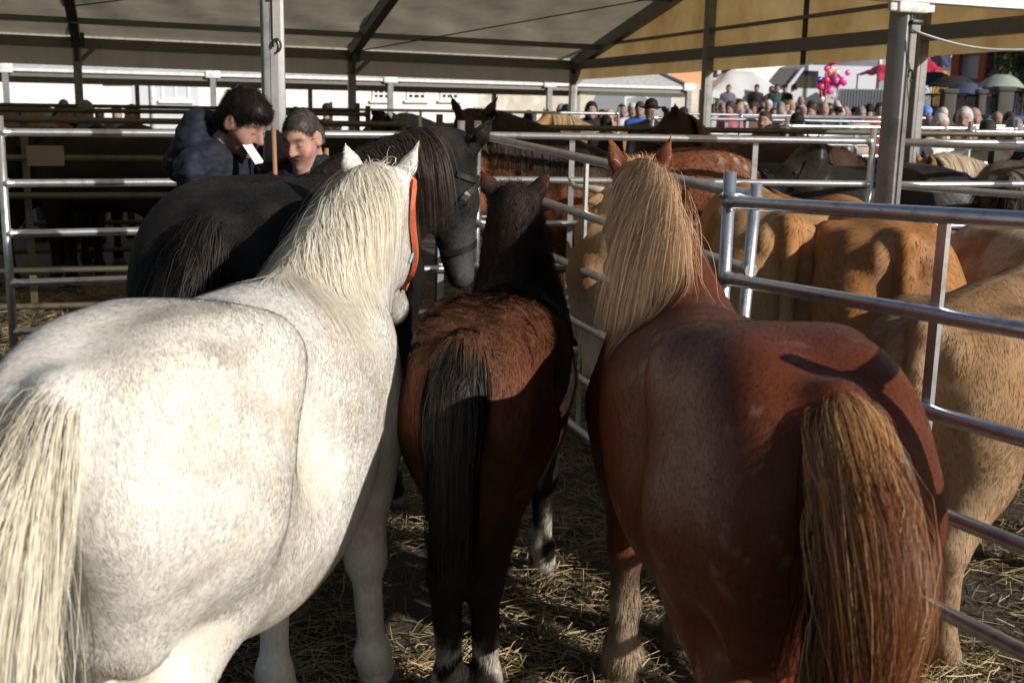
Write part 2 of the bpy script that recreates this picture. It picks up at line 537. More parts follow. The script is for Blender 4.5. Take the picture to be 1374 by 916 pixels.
def coat_hairs(V, Q, N, C, count, length, width, flow, vis, rng, lift=0.35, curl=0.0, mask=None, clumpk=.3, cvar=.085):
    """short blades lying along the flow; returns verts, tri loops/starts-compatible tris, normals, colours"""
    a, b, c, d = (V[Q[:, i]] for i in range(4))
    area = 0.5 * np.linalg.norm(np.cross(c - a, d - b), axis=1)
    w = area * vis[Q].mean(1)
    if mask is not None: w = w * mask[Q].mean(1)
    fi = rng.choice(len(Q), count, p=w / w.sum())
    u = rng.random((count, 1)); v = rng.random((count, 1))
    bw = [(1 - u) * (1 - v), u * (1 - v), u * v, (1 - u) * v]
    mixq = lambda A: sum(bw[i] * A[Q[fi, i]] for i in range(4))
    p, n, col = mixq(V), nrm(mixq(N)), mixq(C)
    t = flow(p, n)
    t = t - n * (t * n).sum(1, keepdims=True)
    t = nrm(t + rng.normal(0, 0.14, t.shape))
    # clumps: neighbours lean together
    cl = np.stack([vnoise(p, 9.0, 5), vnoise(p, 9.0, 6), vnoise(p, 9.0, 7)], -1)
    t = nrm(t + clumpk * cl + curl * np.stack([vnoise(p, 16.0, 15), vnoise(p, 16.0, 16), vnoise(p, 16.0, 17)], -1))
    t = nrm(t - n * (t * n).sum(1, keepdims=True))
    L = (length(p) if callable(length) else length) * rng.uniform(0.6, 1.25, (count, 1)) if not callable(length) else length(p)[:, None] * rng.uniform(0.6, 1.25, (count, 1))
    lf = lift * (0.7 + 0.6 * rng.random((count, 1))) * (1 + 0.5 * vnoise(p, 14.0, 11)[:, None])
    side = nrm(np.cross(n, t)); wd = width * rng.uniform(0.7, 1.3, (count, 1))
    p = p - n * 0.001
    e = p + t * L * 0.98 + n * (0.0013 + L * lf * 0.55)
    VV = np.stack([p - side * wd, p + side * wd, e + side * wd * 0.3, e - side * wd * 0.3], 1)
    bi = np.arange(count)[:, None] * 4
    T = bi + np.array([[0, 1, 2, 3]])
    br = rng.normal(1.0, cvar, (count, 1)).clip(0.6, 1.4)
    col = col * br
    CC = np.stack([col * 0.96, col * 0.96, col * 1.03, col * 1.03], 1)
    nn = nrm(n + t * 0.12 + side * rng.normal(0, 0.09, (count, 1)))
    NN = np.repeat(nn[:, None], 4, 1)
    return VV.reshape(-1, 3), T, NN.reshape(-1, 3), np.clip(CC.reshape(-1, 3), 0, 1)

def body_object(name, V, Q, N, C, hairs, mat, parent):
    Vs, Ns, Cs, loops, starts = [V], [N], [C], [Q.ravel()], [np.arange(len(Q)) * 4]
    nb, nl = len(V), Q.size
    for (hv, ht, hn, hc) in hairs:
        Vs.append(hv); Ns.append(hn); Cs.append(hc)
        loops.append((ht + nb).ravel()); starts.append(nl + np.arange(len(ht)) * 4)
        nb += len(hv); nl += ht.size
    me = np_mesh(name, np.concatenate(Vs), loops=np.concatenate(loops), starts=np.concatenate(starts))
    set_col(me, np.clip(np.concatenate(Cs), 0, 1))
    set_vec(me, np.concatenate(Ns))
    return link_mesh(name, me, mat, parent)
# ------------------------------------------------------------------ horses and cows
CAM_R = np.array(CAM_M)
def project(Pw):
    q = (np.asarray(Pw) - CAMP) @ CAM_R
    z = -q[:, 2]
    zz = np.where(z > 0.05, z, 0.05)
    return np.stack([PW / 2 + FPX * q[:, 0] / zz, PH / 2 - FPX * q[:, 1] / zz], 1), z

def rotz(v, a):
    v = np.asarray(v, float); c, s = math.cos(a), math.sin(a)
    return np.stack([v[..., 0] * c - v[..., 1] * s, v[..., 0] * s + v[..., 1] * c, v[..., 2]], -1)

def visibility(V, N, pos, yaw):
    Pw = rotz(V, yaw) + pos
    Nw = rotz(N, yaw)
    vd = nrm(CAMP - Pw)
    f = np.clip(((Nw * vd).sum(1) + 0.35) / 0.35, 0, 1)
    px, z = project(Pw)
    inside = (px[:, 0] > -160) & (px[:, 0] < PW + 160) & (px[:, 1] > -120) & (px[:, 1] < PH + 140) & (z > 0.1)
    return f * inside + 1e-5

def bez(a, b, c, t):
    t = np.asarray(t)[:, None]
    return a * (1 - t) ** 2 + 2 * b * t * (1 - t) + c * t * t

def ear_prims(S, base, d, face, L, r, k=0.03):
    """pinna: base point, direction, opening direction"""
    base, d, face = np.asarray(base, float), nrm(d), nrm(face)
    m = base + d * L * 0.45
    S.cone(base - d * 0.02, m, r * 0.85, r, k, face, 0.62)
    S.cone(m, base + d * L, r, r * 0.12, 0.02, face, 0.62)
    S.cone(base + d * L * 0.25 + face * r * 0.62, base + d * L * 0.85 + face * r * 0.5, r * 0.62, r * 0.16, 0.012, op=-1)

def make_horse(P):
    s, yaw = P['s'], P['yaw']
    pos = np.array([P['pos'][0], P['pos'][1], P.get('z', 0.0)])
    W = P.get('wid', 1.0); res = P.get('res', 0.014)
    loc = lambda w: rotz(np.asarray(w, float) - pos, -yaw)
    lk, bz, wz, lw = P.get('lk', 1.0), P.get('bz', 0.0), P.get('wz', 0.0), P.get('legw', 1.0)
    v = lambda x, y, z: np.array([x + (lk - 1) * max(x - .15, 0), y * W, z]) * s
    S = Sdf(res)
    hz = P.get('croup', 1.0)                      # croup rise
    Y = np.array([0, 1, 0.0])
    # hindquarters
    S.ell(v(-.03, 0, 1.165), np.array([.37, .23 * W, .245 * hz]) * s, .06 * s)
    S.ell(v(-.25, 0, 1.18), np.array([.17, .17 * W, .165]) * s, .10 * s)
    for sd in (1, -1):
        S.ell(v(-.10, sd * .135, 1.125), np.array([.345, .165 * W, .285 * hz]) * s, .075 * s)
        S.ell(v(.13, sd * .205, 1.27), np.array([.11, .075, .10]) * s, .13 * s)              # point of hip
        S.cone(v(-.30, sd * .115, 1.08), v(-.28, sd * .115 * lw, .84), .135 * s, .090 * s, .07 * s)  # hamstring
        S.cone(v(-.10, sd * .135, 1.02), v(.02, sd * .150 * lw, .80), .185 * s, .118 * s, .08 * s)   # thigh -> stifle
    S.cone(v(-.33, 0, 1.40), v(.12, 0, 1.47 * hz), .012 * s, .006 * s, P.get('groove', .055) * s, op=-1)      # groove of a full croup
    # trunk
    bel = P.get('belly', 1.0)
    bd = P.get('bdrop', 0.0) / 2
    S.ell(v(.42, 0, 1.03 + bz * .8 - .03 * (bel - 1) - bd), np.array([.58 * lk, .305 * W * bel, .335 * bel + bd]) * s, .075 * s)
    S.ell(v(.86, 0, 1.06 + wz * 1.1), np.array([.33, .235 * W, .335]) * s, .09 * s)
    S.cone(v(.05, 0, 1.29 + bz * .7), v(.55, 0, 1.26 + bz), .10 * s, .09 * s, .10 * s, Y, 1.5)           # loin, back
    S.cone(v(.55, 0, 1.265 + bz), v(.88, 0, 1.345 + wz), .085 * s, .075 * s, .09 * s)                     # withers
    for sd in (1, -1):
        S.ell(v(.86, sd * .160, 1.10 + wz * 1.4), np.array([.17, .085, .25]) * s, .09 * s)
        S.ell(v(.45, sd * .13, 1.16 + bz), np.array([.42 * lk, .15, .14]) * s, .10 * s)
        S.ell(v(.24, sd * .335, 1.08), np.array([.09, .085, .16]) * s, .10 * s, op=-1)
    # legs
    lg = P.get('legs', {})
    for sd, key in ((1, 'l'), (-1, 'r')):
        dh, df = lg.get('h' + key, 0.0), lg.get('f' + key, 0.0)
        hk = v(-.30 + dh * .6, sd * .135 * lw, .54); hf = v(-.25 + dh, sd * .13 * lw, .17); hh = v(-.19 + dh, sd * .13 * lw, .0)
        S.cone(v(.02, sd * .145 * lw, .82), hk + v(.02, 0, .02), .118 * s, .064 * s, .05 * s)
        S.ell(hk, np.array([.07, .05, .075]) * s, .04 * s)
        S.cone(hk, hf, .053 * s, .043 * s, .03 * s)
        S.ell(hf, np.array([.06, .055, .06]) * s, .04 * s)
        S.cone(hf, hh + v(0, 0, .05), .048 * s, .062 * s, .03 * s)
        kn = v(.88 + df * .4, sd * .145, .50); ff = v(.88 + df, sd * .14, .155); fh = v(.93 + df, sd * .14, 0)
        S.cone(v(.85, sd * .165, .95), v(.87, sd * .15, .74), .125 * s, .088 * s, .08 * s)
        S.cone(v(.87, sd * .15, .76), kn, .085 * s, .06 * s, .05 * s)
        S.ell(kn, np.array([.062, .058, .075]) * s, .03 * s)
        S.cone(kn, ff, .048 * s, .042 * s, .03 * s)
        S.ell(ff, np.array([.058, .055, .058]) * s, .03 * s)
        S.cone(ff, fh + v(0, 0, .05), .047 * s, .062 * s, .03 * s)
        P.setdefault('_hoofs', []).extend([hh, fh])
    # neck
    poll = loc(P['poll']); hd = nrm(rotz(P['head'], -yaw))
    hl = nrm(np.cross([0, 0, 1.0], hd)); hu = np.cross(hd, hl)
    nw = P.get('neckw', 1.0)
    B1 = v(.86, 0, 1.20 + wz); mid = (B1 + poll) / 2 + np.array([.0, 0, .05 * s]) * P.get('arch', 1.0)
    nl = nrm(np.cross([0, 0, 1.0], poll - v(.8, 0, .9)))
    tt = np.linspace(0, 1, 6); ax = bez(B1, mid, poll - hd * .02, tt)
    rr = np.linspace(.215, .115, 6) * s * P.get('neckd', 1.0)
    for i in range(5):
        S.cone(ax[i], ax[i + 1], rr[i], rr[i + 1], .07 * s, nl, .62 * nw)
    th = poll + hd * .13 * s - hu * .07 * s
    S.cone(v(1.0, 0, 1.06), th, .17 * s, .085 * s, .09 * s, nl, .7 * nw)
    # head
    hs = s * P.get('headk', 1.0)
    e = poll + hd * .20 * hs - hu * .015 * hs
    S.cone(poll, e, .092 * hs, .098 * hs, .04, hl, .92)
    S.cone(e, poll + hd * .50 * hs - hu * .03 * hs, .095 * hs, .060 * hs, .04, hl, .85)
    S.ell(poll + hd * .545 * hs - hu * .035 * hs, np.array([.068, .066, .068]) * hs, .03)
    jw = poll + hd * .17 * hs - hu * .10 * hs
    for sd in (1, -1):
        S.ell(jw + hl * sd * .045 * hs, np.array([.105, .045, .095]) * hs, .05, np.stack([hd, hl, hu]))
        S.ell(e + hl * sd * .085 * hs + hu * .03 * hs, np.array([.045, .022, .026]) * hs, .02, np.stack([hd, hl, hu]))
    S.cone(jw, poll + hd * .47 * hs - hu * .075 * hs, .07 * hs, .04 * hs, .05, hl, .7)
    for i, sd in enumerate((1, -1)):
        ed = P.get('ears', ((.25, .38), (.25, .38)))[i]
        d = hu * .55 - hd * (0.55 - ed[0]) + hl * sd * ed[1] + np.array([0, 0, .45])
        face = hl * sd * .6 + hd * P.get('earface', .7)
        ear_prims(S, poll + hl * sd * .062 * hs + hu * .055 * hs - hd * .01, d, face - nrm(d) * (face @ nrm(d)), P.get('earl', .165) * hs, .040 * hs)
    # dock
    T = P['tail']
    d0 = v(-.37, 0, 1.315 * T.get('h', 1.0)); d1 = v(-.47, 0, 1.225 * T.get('h', 1.0)); d2 = v(-.50, T.get('sw', 0) * .3, .95)
    S.cone(d0, d1, .034 * s, .034 * s, .08 * s); S.cone(d1, d2, .036 * s, .02 * s, .02 * s)
    for extra in P.get('extra', []): extra(S, v, s)
    S.evaluate()
    S.relax(v(-.30, -.6, .62), v(.72, .6, 1.7), P.get('relax', 8))
    V, Q = S.mesh(P.get('sm', 2))
    N = vert_normals(V, Q)
    root = thing('horse', P['label'], 'horse', pos, yaw, P.get('group'))
    C = P['col'](V / s, N, dict(poll=poll / s, hd=hd, hu=hu))
    nb = 0.10 * np.stack([vnoise(V, 26, 31), vnoise(V, 26, 32), vnoise(V, 26, 33)], -1)
    N2 = nrm(N + nb * P.get('rough', .5))
    hairs = []
    vis = visibility(V, N, pos, yaw)
    rng = np.random.default_rng(P.get('seed', 1))
    def flow(p, n):
        q = p / s
        f = np.stack([-0.8 + 0 * q[:, 0], 0.55 * np.sign(q[:, 1]) * np.clip(np.abs(q[:, 1]) * 9, 0, 1), -0.55 + 0 * q[:, 0]], -1)
        leg = np.clip((0.95 - q[:, 2]) / 0.25, 0, 1)[:, None]
        f = f * (1 - leg) + np.array([-.1, 0, -1.0]) * leg
        nk = np.clip((q[:, 0] - 0.95) / 0.15, 0, 1)[:, None]
        return nrm(f * (1 - nk) + np.array([-.5, 0, -.85]) * nk)
    for h in P.get('fur', []):
        msk = h['mask'](V / s) if 'mask' in h else None
        hairs.append(coat_hairs(V, Q, N2, C, h['n'], h['len'], h['w'], flow, vis, rng, h.get('lift', .35), h.get('curl', 0), msk, h.get('ck', .3), h.get('cv', .085)))
    body_object('body', V, Q, N2, C, hairs, P.get('mat', M['coat']), root)
    # hooves
    for hp in P['_hoofs']:
        b = MB(); b.tube([hp + np.array([-.012, 0, .075]) * s, hp + np.array([.0, 0, .04]) * s, hp + np.array([.012, 0, .0]) * s], np.array([.058, .066, .074]) * s, 12)
        b.build('hoof', M['hoof'], root)
    for sd in (1, -1):
        b = bmesh.new(); bmesh.ops.create_uvsphere(b, u_segments=10, v_segments=8, radius=.024 * hs)
        ec = e + hl * sd * .086 * hs + hu * .02 * hs
        for vv in b.verts: vv.co += Vector(ec)
        for f in b.faces: f.smooth = True
        me = bpy.data.meshes.new('eye'); b.to_mesh(me); b.free(); link_mesh('eye', me, M['eye'], root)
    # mane: roots on the crest
    mn = P.get('mane')
    if mn:
        n = mn['n']; u = rng.random(n) * (mn.get('u1', 1.0) - mn.get('u0', 0.0)) + mn.get('u0', 0.0)
        A = bez(v(.80, 0, 1.22 + wz), mid, poll, u)
        tg = nrm(bez(v(.80, 0, 1.22 + wz), mid, poll, np.clip(u + .02, 0, 1.05)) - A)
        hf_ = nrm((poll - v(.8, 0, 1.2)) * np.array([1, 1, 0])); L = nrm(np.cross([0, 0, 1.0], hf_))
        up = nrm(np.cross(tg, L))
        ds = np.linspace(0.02, .45 * s, 60)
        far = np.zeros(n)
        for dd in ds:
            ins = S.sample(A + up * dd) < 0
            far = np.where(ins, dd, far)
        jit = rng.normal(0, mn.get('spread', .016) * s, (n, 1))
        R0 = A + up * (far[:, None] - .008) + L * jit
        side = mn['side'] * np.where(rng.random((n, 1)) < mn.get('both', 0.0), -1, 1)
        dirs = up * mn.get('up', .3) + L * (side * mn.get('out', .7)) + jit * L * mn.get('jit', 6) + np.array(mn.get('dir', (0, 0, 0)), float) + rng.normal(0, .12, (n, 3))
        ln = mn['len'] * s * rng.uniform(.65, 1.1, n)
        if 'lenf' in mn: ln = ln * mn['lenf'](u)
        k = mn.get('k', 10)
        Pp = grow(R0, dirs, k, ln / (k - 1), mn.get('g', .5), S, mn.get('margin', .008), noise=mn.get('noise', .028), rng=rng, gdir=mn.get('gdir', (0, 0, -1)))
        Pp = clump(Pp, max(8, n // mn.get('cl', 16)), mn.get('clump', .16), rng)
        Cm = mn['col'](u, n, k, rng)
        Om = nrm(S.grad(Pp.reshape(-1, 3)).reshape(Pp.shape) * .8 + (L * side * .25)[:, None])
        sheet_ = mane_sheet(Pp[:, :], u, Cm, Om, S) if mn.get('sheet', 1) else None
        add_strands('mane', Pp, mn.get('r', .0009), .0002, Cm, Om, M['hair'], root, sheet_)
        for fl in P.get('forelock', []):
            n2 = fl['n']
            R1 = poll + hu * .085 * hs + rng.normal(0, .02, (n2, 3)) + hd * rng.uniform(-.04, .05, (n2, 1))
            D1 = hu * .8 + hd * fl.get('f', .5) + rng.normal(0, .45, (n2, 3))
            Pf = grow(R1, D1, 10, fl['len'] * rng.uniform(.5, 1.1, n2) / 9, .35, S, .008, noise=.09, rng=rng)
            add_strands('forelock', clump(Pf, max(6, n2 // 25), .5, rng), .0008, .0002, mn['col'](np.ones(n2), n2, 10, rng), nrm(D1 - hd), M['hair'], root)
    # tail
    n = T['n']; u = rng.random(n) ** T.get('pow', 1.0)
    A = np.where((u < .3)[:, None], d0 + (d1 - d0) * (u / .3)[:, None], d1 + (d2 - d1) * ((u - .3) / .7)[:, None])
    ang = rng.uniform(-math.pi, math.pi, n)
    tg = np.where((u < .3)[:, None], nrm(d1 - d0), nrm(d2 - d1))
    Yl = np.tile(Y, (n, 1)); Bk = nrm(np.cross(tg, Yl)); Bk = np.where((Bk[:, :1] > 0), -Bk, Bk)
    rad = Bk * np.cos(ang)[:, None] + Yl * np.sin(ang)[:, None]
    keep = rad[:, 0] < .35
    u, A, tg, rad, ang = u[keep], A[keep], tg[keep], rad[keep], ang[keep]; n = len(u)
    R0 = A + rad * .034 * s
    ln = s * (T['len'] * rng.uniform(.75, 1.08, n)); fl = np.full(n, T.get('fluff', .5))
    if T.get('short'):
        sh = (u < T['short'][0]) & (rng.random(n) < T['short'][2]); ln = np.where(sh, T['short'][1] * s * rng.uniform(.5, 1.3, n), ln)
        fl = np.where(sh, T.get('sfluff', 1.0), fl)
    dirs = tg * .8 + rad * fl[:, None] + np.array([-.15, T.get('sw', 0), 0]) + rng.normal(0, .16, (n, 3))
    k = T.get('k', 10)
    Pp = grow(R0, dirs, k, ln / (k - 1), T.get('g', .30), S, T.get('margin', .012), noise=T.get('noise', .045), rng=rng, gdir=T.get('gdir', (0, 0, -1)), pull=(d2[:2] + np.array([-.02 + T.get('px', 0), T.get('py', 0)]) * s, T.get('pull', .9)))
    Pp = clump(Pp, max(8, n // T.get('cl', 18)), T.get('clump', .28), rng)
    Ct = T['col'](u, ang, n, k, rng)
    lng = ln > .6 * s * T['len']
    if 'scol' in T: Ct[~lng] = T['scol'](int((~lng).sum()), k, rng)
    Ot = np.repeat(nrm(rad + np.array([-.5, 0, .1]))[:, None], k, 1)
    P2, O2, core = tail_core(Pp[lng], Ct[lng], fill=T.get('fill', .72), rng=rng)
    Pp[lng] = P2; Ot[lng] = O2
    add_strands('tail', Pp, T.get('r', .0009), .0002, Ct, Ot, M['hair'], root, core)
    return dict(root=root, S=S, poll=poll, hd=hd, hl=hl, hu=hu, hs=hs, s=s, v=v, pos=pos, yaw=yaw, loc=loc)

def strap(h, name, pts, r, mat, flat=None, push=.006):
    """a strap lying on the head surface: pts in head coordinates (along, side, up), relaxed onto the skin"""
    Pm = np.array([h['poll'] + h['hd'] * a * h['hs'] + h['hl'] * b * h['hs'] + h['hu'] * c * h['hs'] for a, b, c in pts])
    t = np.linspace(0, 1, len(Pm)); tt = np.linspace(0, 1, len(pts) * 6)
    Pm = np.stack([np.interp(tt, t, Pm[:, i]) for i in range(3)], 1)
    for _ in range(6):
        sd = h['S'].sample(Pm)
        Pm = Pm - h['S'].grad(Pm) * (sd - push)[:, None]
    b = MB()
    if flat:
        g = h['S'].grad(Pm); T_ = nrm(np.gradient(Pm, axis=0)); w = nrm(np.cross(g, T_)); n = len(Pm)
        V = np.concatenate([Pm + w * flat - g * .004, Pm + w * flat + g * r, Pm - w * flat + g * r, Pm - w * flat - g * .004])
        F = [(j * n + i, j * n + i + 1, ((j + 1) % 4) * n + i + 1, ((j + 1) % 4) * n + i) for i in range(n - 1) for j in range(4)]
        b.add(V, F, False)
    else:
        b.tube(Pm, r, 8)
    return b.build(name, mat, h['root'])

def lerp3(a, b, t):
    t = np.clip(np.asarray(t), 0, 1)[..., None]
    return np.asarray(a) * (1 - t) + np.asarray(b) * t
def ss(a, b, x): 
    t = np.clip((x - a) / (b - a), 0, 1); return t * t * (3 - 2 * t)
def hair_cols(n, k, rng, cols, tip=None, tipw=.5, jit=.18):
    c = np.asarray(cols, float)[rng.integers(0, len(cols), n)] * rng.normal(1, jit, (n, 1)).clip(.4, 1.6)
    c = np.repeat(c[:, None], k, 1)
    if tip is not None:
        t = (np.linspace(0, 1, k) ** 1.3 * tipw)[None, :, None]
        c = c * (1 - t) + np.asarray(tip) * t
    return c
# ------------------------------------------------------------------ the three horses in the near pen
def col_white(p, n, h):
    base = np.tile([.75, .71, .64], (len(p), 1))
    d = vnoise(p, 1.6, 3, 3); d2 = vnoise(p, 6.0, 8, 2)
    dirt = ss(.15, .8, d + .45 * d2) * ss(1.25, .95, p[:, 0] + 0.25 * p[:, 2])
    c = lerp3(base, [.56, .49, .40], dirt * .55)
    c = lerp3(c, [.80, .72, .58], ss(.1, .8, vnoise(p, 1.6, 14)) * .5)
    spots = ss(.7, 1.0, vnoise(p, 5.0, 21, 1)) * ss(.1, .6, vnoise(p, 1.5, 22, 2))
    c = lerp3(c, [.33, .29, .24], spots * .5)
    return c
def mane_white(u, n, k, rng):
    return hair_cols(n, k, rng, [[.86, .81, .70], [.82, .74, .58], [.87, .83, .74], [.76, .66, .48]], None, 0, .06)
def tail_white(u, ang, n, k, rng):
    c = hair_cols(n, k, rng, [[.86, .82, .72], [.82, .75, .59], [.85, .80, .68], [.78, .68, .49], [.84, .78, .63]], None, 0, .06)
    return c
white = make_horse(dict(
    label='white horse seen from behind at left, with cream mane and orange halter', s=1.0, pos=(-.72, 2.36), yaw=math.radians(90 - 10.5), res=.0145, wid=.88, belly=1.06, rough=.22, sm=5, bdrop=.11, lk=1.05, bz=-.02, wz=-.03, legw=.62,
    poll=at(508, 272, 3.74), head=(.0, .72, -.69), ears=((.3, .42), (.3, .42)), earface=.9, neckw=1.15, seed=3,
    col=col_white, legs=dict(fl=-.05, fr=.12),
    fur=[dict(n=125000, len=.020, w=.0013, lift=.07, ck=.22, cv=.065)],
    mane=dict(n=7000, len=.40, side=-1, out=.5, up=.22, col=mane_white, both=.10, g=.55, r=.0007, margin=.005, gdir=(-.38, 0, -.9), dir=(-.3, 0, 0)),
    forelock=[dict(n=160, len=.13, f=.1)],
    tail=dict(n=8000, len=.95, sw=.05, fluff=.30, sfluff=.6, clump=.2, noise=.03, col=tail_white, r=.0006, short=(.35, .35, .35), g=.35)))
strap(white, 'cheek_strap', [(-.02, -.06, .06), (.02, -.11, -.01), (.12, -.13, -.06), (.24, -.12, -.10), (.36, -.09, -.08)], .010, M['orange_web'], .015, .010)
strap(white, 'halter_rope', [(.10, -.10, .0), (.16, -.12, -.06), (.14, -.10, -.13)], .004, M['cyan_rope'])

def col_bay(p, n, h):
    base = np.tile([.105, .036, .017], (len(p), 1))
    c = lerp3(base, [.15, .055, .026], ss(-.3, .6, vnoise(p, 4.0, 41, 4)) * .7)
    blk = np.array([.016, .012, .010])
    c = lerp3(c, blk, ss(.92, .55, p[:, 2]))                                   # dark legs
    c = lerp3(c, blk, ss(.42, .58, p[:, 0] + .6 * (p[:, 2] - 1.25)) * .95)      # dark neck and head
    c = lerp3(c, [.13, .055, .028], ss(.62, .72, p[:, 2]) * ss(.0, -.25, p[:, 0]) * ss(.10, .05, np.abs(p[:, 1])) * .6)
    sock = ss(.36, .22, p[:, 2] + .06 * vnoise(p, 9, 3)) * ss(-.05, .25, vnoise(p, 4.0, 77, 1) + .2)
    c = lerp3(c, [.55, .50, .42], sock * .8)
    ear = ss(.10, .16, ((p - h['poll']) * 1.0)[:, 2])
    return lerp3(c, [.10, .035, .014], ear * .6)
def tail_bay(u, ang, n, k, rng):
    c = hair_cols(n, k, rng, [[.020, .016, .014], [.034, .027, .023], [.015, .012, .011]], None, 0, .3)
    gr = (rng.random(n) < .16) & (u < .55)
    c[gr] = np.array([.10, .09, .082]) * rng.uniform(.5, 1.2, (gr.sum(), 1, 1)) * (np.linspace(1, .55, k))[None, :, None]
    tp = u < .06
    c[tp] = np.array([.17, .085, .04]) * rng.uniform(.6, 1.2, (tp.sum(), 1, 1)) * (np.linspace(1, .6, k))[None, :, None]
    return c
black_hair = lambda u, n, k, rng: hair_cols(n, k, rng, [[.016, .013, .012], [.024, .018, .015], [.012, .011, .011]], [.05, .032, .022], .5, .3)
foal = make_horse(dict(
    label='small dark bay horse with a bushy black tail, between the white and chestnut horses', s=.88, pos=(-.085, 3.42), yaw=math.radians(90 - 8), res=.0145, wid=.74, belly=.95, croup=1.0, legw=.62,
    poll=at(690, 290, 4.05), head=(.03, .80, -.60), ears=((.30, .62), (.30, .62)), earface=1.0, neckw=1.15, seed=5, col=col_bay,
    legs=dict(hl=.02, hr=.05, fl=.0, fr=.16),
    fur=[dict(n=45000, len=.022, w=.0011, lift=.30, curl=.25),
         dict(n=26000, len=.028, w=.0012, lift=.42, curl=1.7, mask=lambda p: ss(1.27, 1.36, p[:, 2]) * ss(.7, .4, p[:, 0]))],
    mane=dict(n=2500, len=.20, side=1, out=.5, up=.6, both=.5, col=black_hair, g=.35, r=.0009, clump=.4),
    forelock=[dict(n=200, len=.09, f=.2)],
    tail=dict(n=6000, noise=.035, len=.35, fill=.6, fluff=.36, col=tail_bay, r=.0006, short=(.5, .16, .45), g=.30, h=1.03)))

def col_chestnut(p, n, h):
    base = np.tile([.104, .031, .0145], (len(p), 1))
    c = lerp3(base, [.145, .039, .016], ss(-.4, .6, vnoise(p, 1.2, 51, 3)) * .7)
    c = lerp3(c, [.09, .023, .010], ss(.0, .8, vnoise(p, 1.8, 55, 2)) * .5)
    c = lerp3(c, [.42, .31, .21], ss(.50, .34, p[:, 2]) * ss(.4, .6, p[:, 0]))   # pale feathered front legs
    c = lerp3(c, [.24, .085, .035], ss(.10, .2, (p - h['poll'])[:, 2]))
    d = ss(.45, .8, vnoise(p, 9.0, 61, 3)) * ss(.15, .6, vnoise(p, 2.4, 62, 2))
    return lerp3(c, [.30, .19, .15], d * .45)
def mane_flax(u, n, k, rng):
    c = hair_cols(n, k, rng, [[.94, .64, .38], [.95, .72, .48], [.84, .51, .27], [.94, .68, .43], [.72, .38, .18]], None, 0, .12)
    root = (np.linspace(1, 0, k) ** 2.2)[None, :, None] * rng.uniform(.0, .6, (n, 1, 1))
    return c * (1 - root) + np.array([.36, .17, .075]) * root
def tail_chest(u, ang, n, k, rng):
    pale = np.array([[.66, .44, .22], [.58, .34, .14], [.70, .50, .29], [.46, .22, .085]])
    red = np.array([[.20, .068, .025], [.16, .050, .019], [.25, .095, .034], [.11, .038, .015]])
    c = hair_cols(n, k, rng, red, None, 0, .12)
    pl = rng.random(n) < np.where(u < .20, .20, .06)
    c2 = hair_cols(n, k, rng, pale, [.24, .09, .034], .98, .10)
    c[pl] = c2[pl]
    return c
chestnut = make_horse(dict(
    label='big chestnut horse with a long flaxen mane, standing along the metal rails at right', s=.985, pos=(.56, 2.42), yaw=math.radians(90 + 4), res=.0145, wid=.865, belly=1.08, rough=.3, sm=5, lk=1.22, legw=.78, bz=-.08, wz=-.07,
    poll=at(858, 262, 4.02), head=(-.02, .70, -.70), ears=((.25, .30), (.25, .30)), earface=.75, neckw=1.1, seed=9, col=col_chestnut,
    legs=dict(fl=.02, fr=.2, hl=.0, hr=.1), mat=M['coat_gloss'], earl=.175,
    fur=[dict(n=85000, len=.014, w=.0010, lift=.07, ck=.2, cv=.10),
         dict(n=9000, len=.055, w=.0011, lift=.4, mask=lambda p: ss(.5, .35, p[:, 2]) * ss(.4, .6, p[:, 0]))],
    mane=dict(n=8000, len=.48, spread=.016, side=1, out=.26, up=.30, u0=.40, gdir=(-.44, .15, -.78), col=mane_flax, both=.0, g=.5, r=.0006, margin=.006, dir=(-.3, 0, 0), lenf=lambda u: .8 + .3 * np.sin(u * 3.1)),
    forelock=[dict(n=320, len=.12, f=.0)],
    tail=dict(n=9500, noise=.03, len=1.02, fluff=.42, fill=.66, sw=-.02, scol=lambda n, k, rng: hair_cols(n, k, rng, [[.58, .33, .14], [.50, .25, .095], [.66, .43, .22], [.34, .14, .05]], [.28, .11, .042], .5, .10), col=tail_chest, r=.0005, short=(.6, .27, .55), sfluff=1.15, g=.30, k=10, pow=.9, h=1.02, pull=2.6)))
